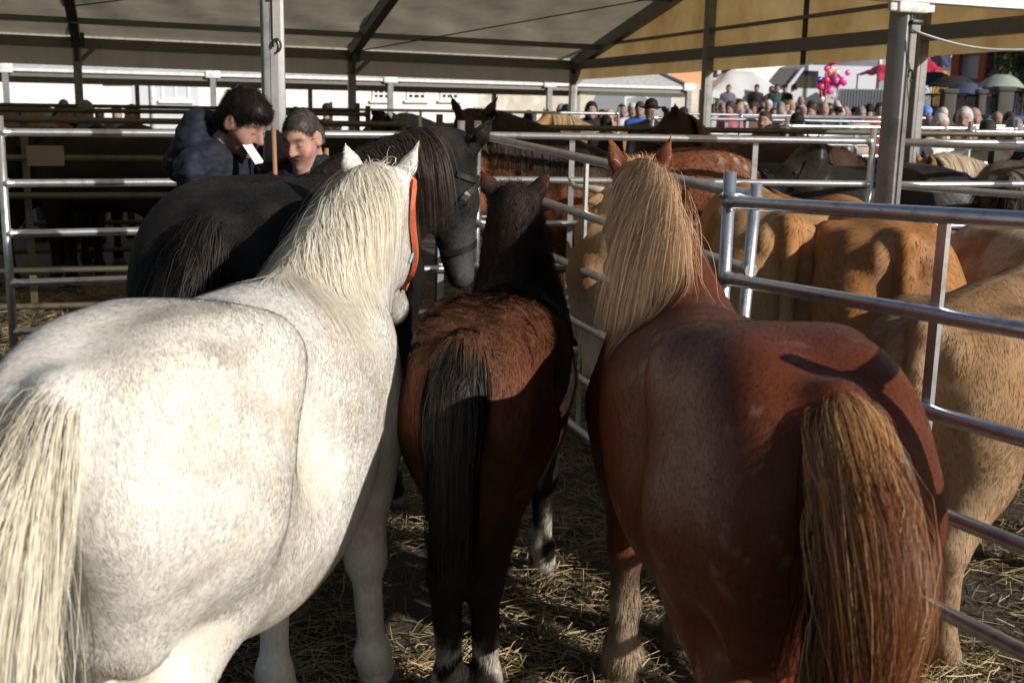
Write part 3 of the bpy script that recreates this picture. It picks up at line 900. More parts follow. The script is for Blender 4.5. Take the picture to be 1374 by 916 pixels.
# ------------------------------------------------------------------ ground
def ground_mat():
    m, nt, p = new_mat('trodden_ground')
    N, L = nt.nodes, nt.links
    tc = N.new('ShaderNodeTexCoord')
    n1 = N.new('ShaderNodeTexNoise'); n1.inputs['Scale'].default_value = 1.3; n1.inputs['Detail'].default_value = 9; n1.inputs['Roughness'].default_value = .65
    n2 = N.new('ShaderNodeTexNoise'); n2.inputs['Scale'].default_value = 38; n2.inputs['Detail'].default_value = 6
    L.new(tc.outputs['Object'], n1.inputs['Vector']); L.new(tc.outputs['Object'], n2.inputs['Vector'])
    r = N.new('ShaderNodeValToRGB')
    r.color_ramp.elements[0].color = (.020, .016, .011, 1); r.color_ramp.elements[0].position = .35
    r.color_ramp.elements[1].color = (.10, .075, .045, 1); r.color_ramp.elements[1].position = .72
    ad = N.new('ShaderNodeMath'); ad.operation = 'MULTIPLY_ADD'; ad.inputs[1].default_value = .35; ad.inputs[2].default_value = 0
    L.new(n2.outputs['Fac'], ad.inputs[0])
    a2 = N.new('ShaderNodeMath'); a2.operation = 'MULTIPLY_ADD'; a2.inputs[1].default_value = .7; L.new(n1.outputs['Fac'], a2.inputs[0]); L.new(ad.outputs[0], a2.inputs[2])
    L.new(a2.outputs[0], r.inputs['Fac']); L.new(r.outputs['Color'], p.inputs['Base Color'])
    p.inputs['Roughness'].default_value = .85
    b = N.new('ShaderNodeBump'); b.inputs['Strength'].default_value = .7; b.inputs['Distance'].default_value = .02
    L.new(n2.outputs['Fac'], b.inputs['Height']); L.new(b.outputs['Normal'], p.inputs['Normal'])
    return m
M['ground'] = ground_mat()
def terrain(x, y):
    return -0.02 * np.clip(y - 9, 0, 16) * ss(3, -2, np.asarray(x, float))
def make_ground():
    ys = np.concatenate([np.linspace(-30, 2, 5), np.linspace(2.5, 12, 60), np.array([14, 18, 24, 32, 60, 150, 500, 1200])])
    xs = np.concatenate([np.array([-900, -200, -60, -20]), np.linspace(-6, 8, 70), np.array([14, 30, 80, 200, 900])])
    X, Yg = np.meshgrid(xs, ys)
    P = np.stack([X.ravel(), Yg.ravel(), np.zeros(X.size)], 1)
    P[:, 2] = terrain(P[:, 0], P[:, 1]) + np.where((np.abs(P[:, 0]) < 9) & (P[:, 1] < 13), .018 * vnoise(P, .8, 91, 3), 0)
    nx = len(xs); i = np.arange(len(ys) - 1)[:, None] * nx + np.arange(nx - 1)[None]
    i = i.ravel()
    me = np_mesh('ground', P, np.stack([i, i + 1, i + nx + 1, i + nx], 1))
    return tag(link_mesh('ground', me, M['ground']), kind='structure')
make_ground()

def straw_mat():
    m, nt, p = new_mat('straw')
    N, L = nt.nodes, nt.links
    a = N.new('ShaderNodeAttribute'); a.attribute_name = 'Col'
    L.new(a.outputs['Color'], p.inputs['Base Color']); p.inputs['Roughness'].default_value = .55
    return m
M['straw'] = straw_mat()
def make_straw():
    rng = np.random.default_rng(17)
    n = 60000
    y = 3.2 + rng.random(n) ** 1.4 * 8.5
    x = (rng.random(n) - .5) * (y * 1.15 + 1.2) 
    P0 = np.stack([x, y, np.zeros(n)], 1)
    den = vnoise(P0, .9, 93, 3) + .5 * vnoise(P0, 3, 94, 2)
    keep = rng.random(n) < np.clip(.72 + .6 * den, .2, 1)
    P0 = P0[keep]; n = len(P0); den = den[keep]
    P0[:, 2] = terrain(P0[:, 0], P0[:, 1]) + .018 * vnoise(P0, .8, 91, 3) + rng.random(n) ** 2 * .035 * np.clip(1 + den, .3, 2) + .004
    a = rng.uniform(0, 2 * math.pi, n); el = rng.normal(0, .16, n)
    d = np.stack([np.cos(a) * np.cos(el), np.sin(a) * np.cos(el), np.sin(el)], 1)
    L = rng.uniform(.04, .20, n)[:, None]; w = rng.uniform(.0012, .003, n)[:, None]
    sd = nrm(np.cross(d, [0, 0, 1.0]))
    bend = rng.normal(0, .012, (n, 1)) * np.array([0, 0, 1.0]) + sd * rng.normal(0, .012, (n, 1))
    a0, a1, a2 = P0 - d * L / 2, P0 + bend, P0 + d * L / 2
    top = np.array([0, 0, 1.0]) * w * .9
    rows = []
    for q in (a0, a1, a2): rows += [q - sd * w, q + top, q + sd * w]
    V = np.stack(rows, 1).reshape(-1, 3)
    V[:, 2] = np.maximum(V[:, 2], terrain(V[:, 0], V[:, 1]) - .01)
    b = np.arange(n)[:, None] * 9
    F = np.concatenate([b + np.array([[i, i + 1, i + 4, i + 3]]) for i in (0, 3)] + [b + np.array([[i, i + 1, i + 4, i + 3]]) for i in (1, 4)], 0)
    cols = np.array([[.34, .25, .11], [.46, .34, .15], [.24, .17, .08], [.14, .10, .055], [.54, .42, .21]])
    c = cols[rng.integers(0, 5, n)] * rng.uniform(.5, 1.15, (n, 1)) * np.clip(.85 + .35 * den[:, None], .4, 1.2)
    me = np_mesh('straw', V, F, smooth=False)
    set_col(me, np.repeat(c, 9, 0))
    return tag(link_mesh('straw', me, M['straw']), 'loose straw and hay scattered over the dark pen floor', 'straw', kind='stuff')
make_straw()

# ------------------------------------------------------------------ pen panels
RAILH = [1.57, 1.29, 1.01, .73, .45, .17]
def panel(a, b, label, mat=None, r=.0225, posts=(1, 1), post_h=1.66, braces=(.5,), heights=RAILH, group='metal pen panels', lean=(0, 0), bracew=.035, npost=.024, sag=0.0, za=0.0, zb=0.0, bz=None, seg=8):
    """a pen panel from plan point a to plan point b"""
    mat = mat or M['galv']
    a = np.array([a[0], a[1], za], float); b = np.array([b[0], b[1], zb], float)
    root = thing('pen_panel', label, 'pen panel', a, 0, group)
    d = nrm(b - a); L = np.linalg.norm(b - a); ax = np.stack([d, np.cross([0, 0, 1.0], d), [0, 0, 1.0]])
    for i, h in enumerate(heights):
        mid = (a + b) / 2 + np.array([0, 0, h - sag * (1 if i == 0 else .5)])
        q0, q1 = a + [0, 0, h], b + [0, 0, h]; wv = npost + .002
        MB().tube([q0, q0 + d * (wv + .004), q0 + d * (wv + .012), q0 + d * (wv + .04), mid, q1 - d * (wv + .04), q1 - d * (wv + .012), q1 - d * (wv + .004), q1], np.array([1.28, 1.28, 1, 1, 1, 1, 1, 1.28, 1.28]) * r, seg).build('rail', mat, root, a)
    for e, on, ln in ((a, posts[0], lean[0]), (b, posts[1], lean[1])):
        if on:
            MB().tube([e + [0, 0, .02] - d * ln, e + [0, 0, post_h] + d * 0], npost, 12 if seg > 6 else 6).build('post', mat, root, a)
    off = ax[1] * (r + .009)
    for t in braces:
        z0, z1 = bz if bz else (heights[-1] - .03, heights[0] + .0)
        MB().box(a + d * L * t + off + np.array([0, 0, (z0 + z1) / 2]), (bracew, .016, z1 - z0), ax).build('brace', mat, root, a)
    return root
pl = lambda px, d: (at(px, 500, d)[0] , d)
def pt(px, py, d): q = at(px, py, d); return (q[0], q[1])
PA = pt(8, 300, 6.62); PB = pt(618, 250, 7.55); PC = pt(640, 250, 7.66); PD = pt(1168, 230, 7.95); PE = pt(1184, 230, 7.92)
PF = pt(1012, 300, 4.47); PG = pt(976, 300, 4.33)
panel((PA[0] - 2.9, PA[1] - .9), (PA[0] - .06, PA[1] - .02), 'pen panel cut off by the left edge of the photo', posts=(0, 0))
panel(PA, PB, 'sunlit pen panel at left behind the white and black horses', braces=(.36, .955), bracew=.04)
panel(PC, PD, 'pen panel across the middle behind the bay horse and the chestnut mane', braces=(.235, .70), bracew=.035)
panel(PC, PF, 'pen panel running back from the chestnut neck to the far corner post', braces=(.5,), bracew=.03, post_h=1.62, lean=(0, .1), zb=-.09)
PH_ = (1.385, 2.78)
panel(PG, PH_, 'nearest pen panel, beside the chestnut rump at the right edge', braces=(.655,), bracew=.038, post_h=1.68, r=.0235, za=-.10, zb=.0)
panel((1.39, 2.74), (1.04, 1.78), 'short pen panel just outside the photo beside the chestnut tail', braces=(.5,))
panel(PE, (PE[0] + 2.6, PE[1] + .85), 'pen panel running right and away from the tall tent post', braces=(.55,), post_h=1.64)
panel(PE, (PE[0] + 1.35, PE[1] - 1.25), 'pen panel running right and nearer from the tall tent post', braces=(.52,), posts=(0, 1))
# the wire loop tying the two near panels together
wl = MB(); a_ = np.array([PG[0], PG[1], 1.50]); b_ = np.array([PF[0], PF[1], 1.50])
u_ = nrm(b_ - a_); w_ = np.cross(u_, [0, 0, 1.0])
wl.tube([a_ - u_ * .035 + w_ * 0, a_ - w_ * .04 + [0, 0, -.012], (a_ + b_) / 2 - w_ * .035 + [0, 0, -.03], b_ + u_ * .04 + [0, 0, -.035], (a_ + b_) / 2 + w_ * .04 + [0, 0, -.02], a_ + w_ * .04 + [0, 0, 0], a_ - u_ * .035], .008, 8)
tag(wl.build('wire_loop', M['galv']), 'bent wire loop tying together the two posts right of the chestnut neck', 'wire loop')
# panels further back, in the shade of the tent and out in the market
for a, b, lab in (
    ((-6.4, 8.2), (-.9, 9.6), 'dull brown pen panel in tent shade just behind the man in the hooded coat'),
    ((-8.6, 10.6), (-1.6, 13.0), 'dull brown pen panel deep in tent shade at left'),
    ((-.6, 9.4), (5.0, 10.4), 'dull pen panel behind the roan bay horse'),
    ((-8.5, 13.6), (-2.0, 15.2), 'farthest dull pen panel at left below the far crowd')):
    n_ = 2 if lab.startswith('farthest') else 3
    panel(a, b, lab, M['galv_shade_tone'], r=.026, braces=[(i + .5) / n_ for i in range(n_)], bracew=.05, seg=6, npost=.03, group='dull pen panels in the tent shade')
for a, b, lab in (
    ((-2.4, 15.6), (1.4, 16.6), 'white pen panel behind the far dark horse left of centre'),
    ((1.6, 14.2), (4.6, 14.6), 'white pen panel between the middle tent posts and the crowd'),
    ((2.2, 17.5), (6.2, 18.2), 'white pen panel in front of the stone wall'),
    ((2.6, 11.6), (5.1, 12.3), 'bright pen panel behind the black horse with a halter'),
    ((4.1, 10.9), (7.0, 11.6), 'bright pen panel in front of the umbrellas at right'),
    ((3.0, 16.2), (6.6, 19.0), 'white pen panel among the crowd below the white stall'),
    ((4.9, 13.4), (8.8, 14.6), 'white pen panel among the crowd at far right')):
    panel(a, b, lab, M['galv'], braces=(.3, .7), seg=6, group='pen panels out in the market')
# ------------------------------------------------------------------ the other horses
def flat_col(base, var=.3, seed=1, under=None):
    base = np.asarray(base, float)
    def f(p, n, h):
        c = base * (1 + var * vnoise(p, 3.0, seed, 4)[:, None]).clip(.4, 1.8)
        if under is not None:
            c = lerp3(c, under, ss(.95, .55, p[:, 2]))
        return c
    return f
def mane_of(cols, tip=None):
    return lambda u, n, k, rng: hair_cols(n, k, rng, cols, tip, .5, .22)
def tail_of(cols, tip=None):
    return lambda u, ang, n, k, rng: hair_cols(n, k, rng, cols, tip, .5, .25)

def col_black(p, n, h):
    c = np.tile([.009, .008, .0075], (len(p), 1))
    c = lerp3(c, [.024, .017, .013], ss(-.2, .7, vnoise(p, 4.0, 71, 4)) * ss(1.1, 1.35, p[:, 2]))
    return lerp3(c, [.07, .068, .068], ss(.1, .45, (p - h['poll']) @ h['hd']) * ss(-.03, .03, (p - h['poll']) @ h['hu'] + .06) * .8)
black = make_horse(dict(
    label='black horse with a dark halter standing in front of the two men', s=1.09, pos=(-.885, 4.12), yaw=math.radians(79), res=.018, wid=1.08, groove=.03,
    poll=at(612, 212, 5.42), head=(.11, .015, -.99), ears=((.3, .22), (.25, .25)), earface=.5, earl=.23, seed=13, col=col_black, arch=1.6, neckd=.88, headk=.90,
    fur=[dict(n=30000, len=.016, w=.0014, lift=.25, curl=.3)],
    mane=dict(n=4000, len=.46, side=-1, out=.8, up=.3, col=mane_of([[.030, .020, .016], [.045, .028, .020], [.016, .013, .012], [.075, .047, .033]]), both=.05, g=.5, r=.0011, u1=.74, spread=.010),
    tail=dict(n=3500, len=.85, fluff=.26, col=tail_of([[.02, .017, .015], [.045, .038, .033], [.014, .012, .011], [.03, .022, .017]]), r=.0008, short=(.6, .2, .5), sfluff=.7)))
strap(black, 'cheek_strap', [(.10, .02, .10), (.16, -.09, .03), (.24, -.115, -.05), (.29, -.10, -.14)], .005, M['black'], .014)
strap(black, 'nose_band', [(.40, .0, .09), (.42, -.08, .03), (.43, -.08, -.06), (.43, -.03, -.12)], .005, M['black'], .013)
strap(black, 'brow_band', [(.12, .0, .11), (.10, -.08, .06), (.06, -.11, -.02)], .005, M['black'], .012)

def col_roan(p, n, h):
    c = np.tile([.17, .060, .026], (len(p), 1)) * (1 + .5 * vnoise(p, 6.0, 81, 4)[:, None]).clip(.4, 1.7)
    c = lerp3(c, [.42, .33, .29], ss(.1, .8, vnoise(p, 9.0, 82, 3)) * ss(.1, -.2, p[:, 0]) * ss(1.1, 1.3, p[:, 2]) * .7)
    c = lerp3(c, [.03, .022, .018], ss(1.42, 1.56, p[:, 2] + .2 * (p[:, 0] - 1)) * ss(.9, 1.2, p[:, 0]) * .8)
    return lerp3(c, [.02, .016, .014], ss(.7, .4, p[:, 2]))
roan = make_horse(dict(
    label='rough coated bay horse with black mane and ears beyond the corner post', s=1.04, pos=(1.28, 8.55), yaw=math.radians(198), res=.02, wid=1.05,
    poll=at(632, 172, 8.05), head=(.10, -.55, -.83), ears=((.5, .42), (.5, .42)), earface=.7, earl=.235, seed=15, col=col_roan,
    fur=[dict(n=20000, len=.035, w=.0026, lift=.45, curl=.9)],
    mane=dict(n=3000, len=.42, side=1, out=.8, up=.3, col=mane_of([[.035, .024, .018], [.020, .016, .014], [.07, .042, .028]]), g=.5, r=.0015, clump=.65),
    tail=dict(n=900, len=.7, fluff=.4, col=tail_of([[.02, .016, .014]]), r=.002)))

def bg_horse(label, pos, yaw, poll, head, base, mane, s=1.0, res=.022, seed=1, fur=0, maneside=1, under=None, furlen=.03, mat=None, group=None, nm=900, manelen=.38, var=.3, earl=.17, wid=1.0):
    nm = int(nm * .45); res = res * 1.2
    return make_horse(dict(label=label, s=s, pos=pos, yaw=math.radians(yaw), res=res, poll=poll, head=head, seed=seed, col=flat_col(base, var, seed, under), mat=mat or M['coat'], sm=1, earl=earl, wid=wid,
        fur=[dict(n=fur, len=furlen, w=.0022, lift=.3, curl=.3)] if fur else [], group=group,
        mane=dict(n=nm, len=manelen, side=maneside, out=.8, up=.3, col=mane_of(mane), g=.5, r=.0034, clump=.6, k=8),
        tail=dict(n=250, len=.8, fluff=.4, col=tail_of(mane), r=.003, k=8)))
BK = [[.016, .013, .012], [.03, .022, .018]]
bg_horse('dark brown horse with pricked ears and a rusty mane behind the chestnut ears', (2.30, 9.75), 180, at(903, 172, 9.6), (-.75, -.25, -.6), (.045, .022, .014), [[.22, .10, .045], [.14, .06, .028], [.28, .14, .07]], 1.06, seed=21, nm=2200, fur=6000)
h8 = bg_horse('black horse with a grey face and halter, facing left behind the middle rails', (2.95, 8.85), 176, at(1092, 214, 8.75), (-.86, -.12, -.5), (.022, .019, .018), BK, .98, seed=22, nm=1500, mat=M['coat_gloss'], fur=4000)
strap(h8, 'cheek_strap', [(.06, .10, .03), (.16, .11, -.03), (.26, .10, -.10)], .006, M['black'], .016)
strap(h8, 'nose_band', [(.42, .0, .08), (.42, .08, .0), (.42, .05, -.10)], .006, M['black'], .014)
bg_horse('black horse holding its head low to the right beside the tall tent post', (2.05, 9.5), -8, at(1196, 262, 9.3), (.92, -.15, -.35), (.020, .018, .017), BK, .95, seed=23, mat=M['coat_gloss'], maneside=-1)
bg_horse('brown horse with a cream mane behind the right hand rails', (4.5, 9.7), 168, at(1248, 232, 9.55), (-.5, -.1, -.85), (.30, .15, .075), [[.62, .52, .37], [.70, .62, .48], [.5, .36, .22]], .96, seed=24, nm=2600, fur=5000)
bg_horse('taupe horse cut off by the right edge behind the rails', (3.75, 8.95), 62, at(1395, 200, 10.2), (.4, .6, -.6), (.11, .085, .065), BK, 1.0, seed=25, fur=8000)
bg_horse('dark horse silhouetted against the white building, left of centre', (-.9, 14.9), 160, at(508, 164, 14.4), (-.6, -.2, -.75), (.02, .015, .012), BK, 1.0, .03, 26)
bg_horse('pale grey horse far back in front of the white building', (-.55, 17.6), 185, at(533, 166, 17.3), (-.7, .0, -.7), (.30, .29, .28), [[.4, .38, .36]], 1.0, .032, 27)
bg_horse('dark horse with pricked ears far back at left among the crowd', (-7.3, 18.6), 170, at(62, 146, 18.4), (-.6, -.2, -.7), (.025, .017, .013), BK, 1.0, .034, 28)
bg_horse('small chestnut horse far back between the middle tent posts', (1.9, 17.2), 175, at(735, 160, 17.0), (-.7, -.2, -.6), (.36, .19, .08), [[.5, .36, .2]], .95, .032, 29)

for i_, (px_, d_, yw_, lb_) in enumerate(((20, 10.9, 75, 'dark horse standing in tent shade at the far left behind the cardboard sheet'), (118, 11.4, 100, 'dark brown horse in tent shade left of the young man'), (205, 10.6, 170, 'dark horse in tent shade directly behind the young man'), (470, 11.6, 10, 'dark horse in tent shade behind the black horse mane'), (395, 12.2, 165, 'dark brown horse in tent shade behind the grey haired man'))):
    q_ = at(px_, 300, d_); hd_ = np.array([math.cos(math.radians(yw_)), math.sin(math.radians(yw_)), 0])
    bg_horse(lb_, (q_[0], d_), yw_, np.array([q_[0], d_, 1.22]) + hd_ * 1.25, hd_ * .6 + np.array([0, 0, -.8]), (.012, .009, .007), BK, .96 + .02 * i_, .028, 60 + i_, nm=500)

# ------------------------------------------------------------------ cattle
def make_cow(P):
    s, yaw, res = P['s'], P['yaw'], P.get('res', .019)
    pos = np.array([P['pos'][0], P['pos'][1], P.get('z', 0.0)])
    W = P.get('wid', 1.0)
    v = lambda x, y, z: np.array([x, y * W, z]) * s
    S = Sdf(res); Y = np.array([0, 1, 0.0])
    S.ell(v(.36, 0, .90), np.array([.72, .31 * W, .35]) * s, .1 * s)
    S.cone(v(-.30, 0, 1.16), v(.85, 0, 1.19), .075 * s, .10 * s, .10 * s, Y, 1.3)
    S.ell(v(.02, 0, 1.12), np.array([.26, .20 * W, .10]) * s, .1 * s)
    for sd in (1, -1):
        S.ell(v(.05, sd * .225, 1.15), np.array([.10, .06, .085]) * s, .12 * s)     # hook bone
        S.ell(v(-.35, sd * .10, 1.13), np.array([.06, .05, .07]) * s, .07 * s)         # pin bone
        S.ell(v(-.14, sd * .15, .98), np.array([.25, .145 * W, .25]) * s, .05 * s)
        S.cone(v(-.20, sd * .145, .92), v(-.17, sd * .16, .68), .165 * s, .115 * s, .08 * s)
        S.cone(v(-.10, sd * .16, .72), v(-.32, sd * .14, .46), .12 * s, .062 * s, .05 * s)
        S.cone(v(-.33, sd * .14, .47), v(-.29, sd * .135, .13), .050 * s, .042 * s, .03 * s)
        S.cone(v(-.29, sd * .135, .13), v(-.24, sd * .135, .04), .046 * s, .060 * s, .03 * s)
        S.ell(v(.84, sd * .14, .92), np.array([.19, .11, .29]) * s, .08 * s)
        S.cone(v(.84, sd * .16, .72), v(.86, sd * .15, .42), .095 * s, .055 * s, .06 * s)
        S.cone(v(.86, sd * .15, .42), v(.86, sd * .15, .12), .045 * s, .040 * s, .03 * s)
        S.cone(v(.86, sd * .15, .12), v(.91, sd * .15, .04), .045 * s, .058 * s, .03 * s)
    S.ell(v(-.17, 0, 1.02), np.array([.215, .21 * W, .17]) * s, .07 * s)
    S.ell(v(-.12, 0, .88), np.array([.22, .19 * W, .22]) * s, .06 * s)
    hc = v(*P.get('head', (1.45, 0, 1.15))); hd = nrm(P.get('hdir', (.75, 0, -.65)))
    hl = nrm(np.cross([0, 0, 1.0], hd)); hu = np.cross(hd, hl)
    S.cone(v(.86, 0, 1.0), hc, .24 * s, .135 * s, .1 * s, Y, .72)
    S.cone(hc, hc + hd * .20 * s, .115 * s, .105 * s, .05, hl, 1.0)
    S.cone(hc + hd * .18 * s, hc + hd * .46 * s, .10 * s, .075 * s, .05, hl, .9)
    S.ell(hc + hu * .07 * s, np.array([.06, .07, .05]) * s, .05)
    for sd in (1, -1):
        b = hc + hl * sd * .10 * s
        ear_prims(S, b, hl * sd * 1.0 - hu * .25 - hd * .1, hd * .8 + hu * .2, .19 * s, .05 * s)
    tb = v(-.385, 0, 1.205)
    S.cone(v(-.26, 0, 1.205), tb, .05 * s, .05 * s, .05 * s)
    S.cone(tb, v(-.425, 0, 1.08), .040 * s, .032 * s, .03 * s); S.cone(v(-.425, 0, 1.08), v(-.41, P.get('tsw', 0), .55), .032 * s, .022 * s, .012 * s, Y, 1.35)
    S.evaluate(); V, Q = S.mesh(2); N = vert_normals(V, Q)
    root = thing('cow', P['label'], 'cow', pos, yaw, P.get('group'))
    C = P['col'](V / s, N, dict(poll=hc / s, hd=hd, hu=hu))
    N2 = nrm(N + .05 * np.stack([vnoise(V, 26, 31), vnoise(V, 26, 32), vnoise(V, 26, 33)], -1))
    rng = np.random.default_rng(P.get('seed', 1)); vis = visibility(V, N, pos, yaw)
    def flow(p, n):
        return nrm(np.stack([-.35 + 0 * p[:, 0], .35 * np.sign(p[:, 1]), -.9 + 0 * p[:, 0]], -1))
    hairs = [coat_hairs(V, Q, N2, C, P['fur'], P.get('flen', .026), P.get('fw', .0015), flow, vis, rng, .09, .1, None, .15)] if P.get('fur') else []
    body_object('body', V, Q, N2, C, hairs, M['coat'], root)
    for sd in (1, -1):
        if P.get('horns', 1):
            b = hc + hl * sd * .085 * s + hu * .06 * s; hn = P.get('hornl', .22) * s
            MB().tube([b, b + (hl * sd * .8 + hu * .25) * hn * .45, b + (hl * sd * .95 + hu * .5 + hd * .25) * hn * .8, b + (hl * sd * .85 + hu * .95 + hd * .45) * hn], np.array([.030, .026, .018, .004]) * s, 10).build('horn', M['horn'], root)
        if P.get('tag'):
            q = hc + hl * sd * (.10 + .13) * s - hu * .07 * s + hd * .028 * s
            MB().box(q, (.006, .055, .065), np.stack([nrm(hd + hu * .2), hl, hu]), .002).build('ear_tag', M['yellow_tag'], root)
    n = 260
    R0 = v(-.41, P.get('tsw', 0), .58) + rng.normal(0, .02, (n, 3)) * [1, 1, 3]
    Pp = grow(R0, np.tile([0, 0, -1.0], (n, 1)), 8, .05 * s * rng.uniform(.5, 1, n), .3, None, noise=.1, rng=rng)
    add_strands('tail_tuft', clump(Pp, 14, .5, rng), .0014, .0003, hair_cols(n, 8, rng, [[.30, .15, .06], [.45, .28, .14]]), nrm(rng.normal(0, 1, (n, 3)) + np.array([-1, 0, 0])), M['hair'], root)
    for x, y in ((-.24, .135), (-.24, -.135), (.91, .15), (.91, -.15)):
        MB().tube([v(x, y, .06), v(x + .01, y, .0)], np.array([.058, .066]) * s, 10).build('hoof', M['hoof'], root)
    return root
def cow_col(a, b, seed, pale=(.60, .50, .36)):
    def f(p, n, h):
        c = lerp3(np.tile(a, (len(p), 1)), b, ss(-.5, .6, vnoise(p, 2.4, seed, 4)))
        hind = ss(-.1, -.3, p[:, 0]) * ss(.95, .75, p[:, 2])
        c = lerp3(c, pale, hind * .65)
        c = lerp3(c, pale, ss(.035, .07, np.abs(p[:, 1])) * ss(.14, .09, np.abs(p[:, 1])) * ss(-.2, -.32, p[:, 0]) * .12)
        return lerp3(c, pale, ss(.75, .6, p[:, 2]) * .5)
    return f
TAN, RUST = (.38, .20, .085), (.31, .14, .050)
make_cow(dict(label='tan cow with a pale horn and yellow ear tags left of the flaxen mane', pos=(.60, 6.3), yaw=math.radians(84), s=.97, fur=9000, fw=.0024, seed=31, col=cow_col((.40, .25, .125), TAN, 3), head=(.98, .02, 1.25), hdir=(.62, .1, -.78), tag=1, hornl=.30))
make_cow(dict(label='tan cow with its rump towards us directly behind the two near posts', pos=(1.25, 5.72), yaw=math.radians(88), s=1.065, fur=19000, fw=.0021, seed=32, col=cow_col((.44, .25, .11), (.38, .175, .06), 5), head=(1.25, -.05, .75), horns=0))
make_cow(dict(label='rusty orange cow with its rump towards us, between the posts and the grey brace', pos=(1.64, 5.28), yaw=math.radians(87), s=1.05, fur=22000, fw=.002, seed=33, col=cow_col(RUST, (.40, .175, .055), 7), head=(1.3, .22, 1.12), hdir=(.5, .5, -.6), hornl=.2))
make_cow(dict(label='pale tan cow right behind the nearest rails at the right edge', pos=(1.50, 3.90), yaw=math.radians(52), s=.955, fur=34000, fw=.0016, seed=34, col=cow_col((.31, .19, .10), (.26, .145, .068), 9, (.33, .22, .13)), head=(1.3, -.1, .8), horns=0))
make_cow(dict(label='cream and brown cow cut off by the right edge behind the pale tan cow', pos=(2.45, 4.95), yaw=math.radians(100), s=.99, fur=9000, fw=.002, seed=35, col=cow_col((.45, .34, .22), (.30, .15, .07), 11), head=(1.3, .0, .9), horns=0))
# ------------------------------------------------------------------ tents
def canvas_mat(name, col, trans_col, fac, stain=None, rough=.5, sc=(3.5, 3.5, .5)):
    m, nt, p = new_mat(name)
    N, L = nt.nodes, nt.links
    tc = N.new('ShaderNodeTexCoord')
    mp = N.new('ShaderNodeMapping'); mp.inputs['Scale'].default_value = sc
    L.new(tc.outputs['Object'], mp.inputs['Vector'])
    nz = N.new('ShaderNodeTexNoise'); nz.inputs['Scale'].default_value = 1.4; nz.inputs['Detail'].default_value = 7; nz.inputs['Roughness'].default_value = .6
    L.new(mp.outputs['Vector'], nz.inputs['Vector'])
    rp = N.new('ShaderNodeValToRGB'); rp.color_ramp.elements[0].position = .38; rp.color_ramp.elements[1].position = .70
    L.new(nz.outputs['Fac'], rp.inputs['Fac'])
    def two(c, k):
        mx = N.new('ShaderNodeMix'); mx.data_type = 'RGBA'; L.new(rp.outputs['Color'], mx.inputs['Factor'])
        mx.inputs[6].default_value = (*c, 1); mx.inputs[7].default_value = (*[a * b for a, b in zip(c, k)], 1); return mx.outputs[2]
    st = stain or (.86, .84, .80)
    L.new(two(col, st), p.inputs['Base Color']); p.inputs['Roughness'].default_value = rough
    tr = N.new('ShaderNodeBsdfTranslucent'); L.new(two(trans_col, st), tr.inputs['Color'])
    n3 = N.new('ShaderNodeTexNoise'); n3.inputs['Scale'].default_value = 2.6; n3.inputs['Detail'].default_value = 4
    L.new(mp.outputs['Vector'], n3.inputs['Vector'])
    b = N.new('ShaderNodeBump'); b.inputs['Strength'].default_value = .5; b.inputs['Distance'].default_value = .08
    L.new(n3.outputs['Fac'], b.inputs['Height']); L.new(b.outputs['Normal'], p.inputs['Normal'])
    ms = N.new('ShaderNodeMixShader'); ms.inputs['Fac'].default_value = fac
    out = nt.nodes['Material Output']
    L.new(p.outputs['BSDF'], ms.inputs[1]); L.new(tr.outputs['BSDF'], ms.inputs[2]); L.new(ms.outputs['Shader'], out.inputs['Surface'])
    return m
M['canvas'] = canvas_mat('tent_canvas', (.60, .54, .44), (.66, .56, .40), .46)
M['gable_canvas'] = canvas_mat('yellowed_canvas', (.55, .45, .25), (.70, .50, .22), .33, (.58, .47, .35), sc=(.9, .9, .8))
M['brown_canvas'] = canvas_mat('brown_canvas', (.20, .15, .10), (.2, .14, .08), .15)
M['white_pvc'] = canvas_mat('white_pvc', (.80, .80, .79), (.55, .50, .42), .15, (.93, .93, .92))
M['tent_steel'] = simple('tent_beam', (.17, .165, .155), .5, .4, .2, 10)
M['white_paint'] = simple('white_paint', (.78, .78, .77), .5, 0, .06, 20, dirt=(.55, .53, .5), dscale=6)
M['strap'] = simple('grey_strap', (.30, .29, .26), .8, 0, .2, 60)
M['dark_steel'] = simple('dark_steel', (.05, .05, .048), .4, .6, .2, 30)
TA = np.array([-.312, .950, 0.0]); TB = np.array([.950, .312, 0.0]); UPZ = np.array([0, 0, 1.0])
AXT = np.stack([TB, TA, UPZ])

def bar(mb, a, b, w, h, up=UPZ):
    a, b = np.asarray(a, float), np.asarray(b, float)
    d = b - a; L = np.linalg.norm(d); d = d / L
    s_ = nrm(np.cross(up, d)); u = np.cross(d, s_)
    return mb.box((a + b) / 2, (L, w, h), np.stack([d, s_, u]))

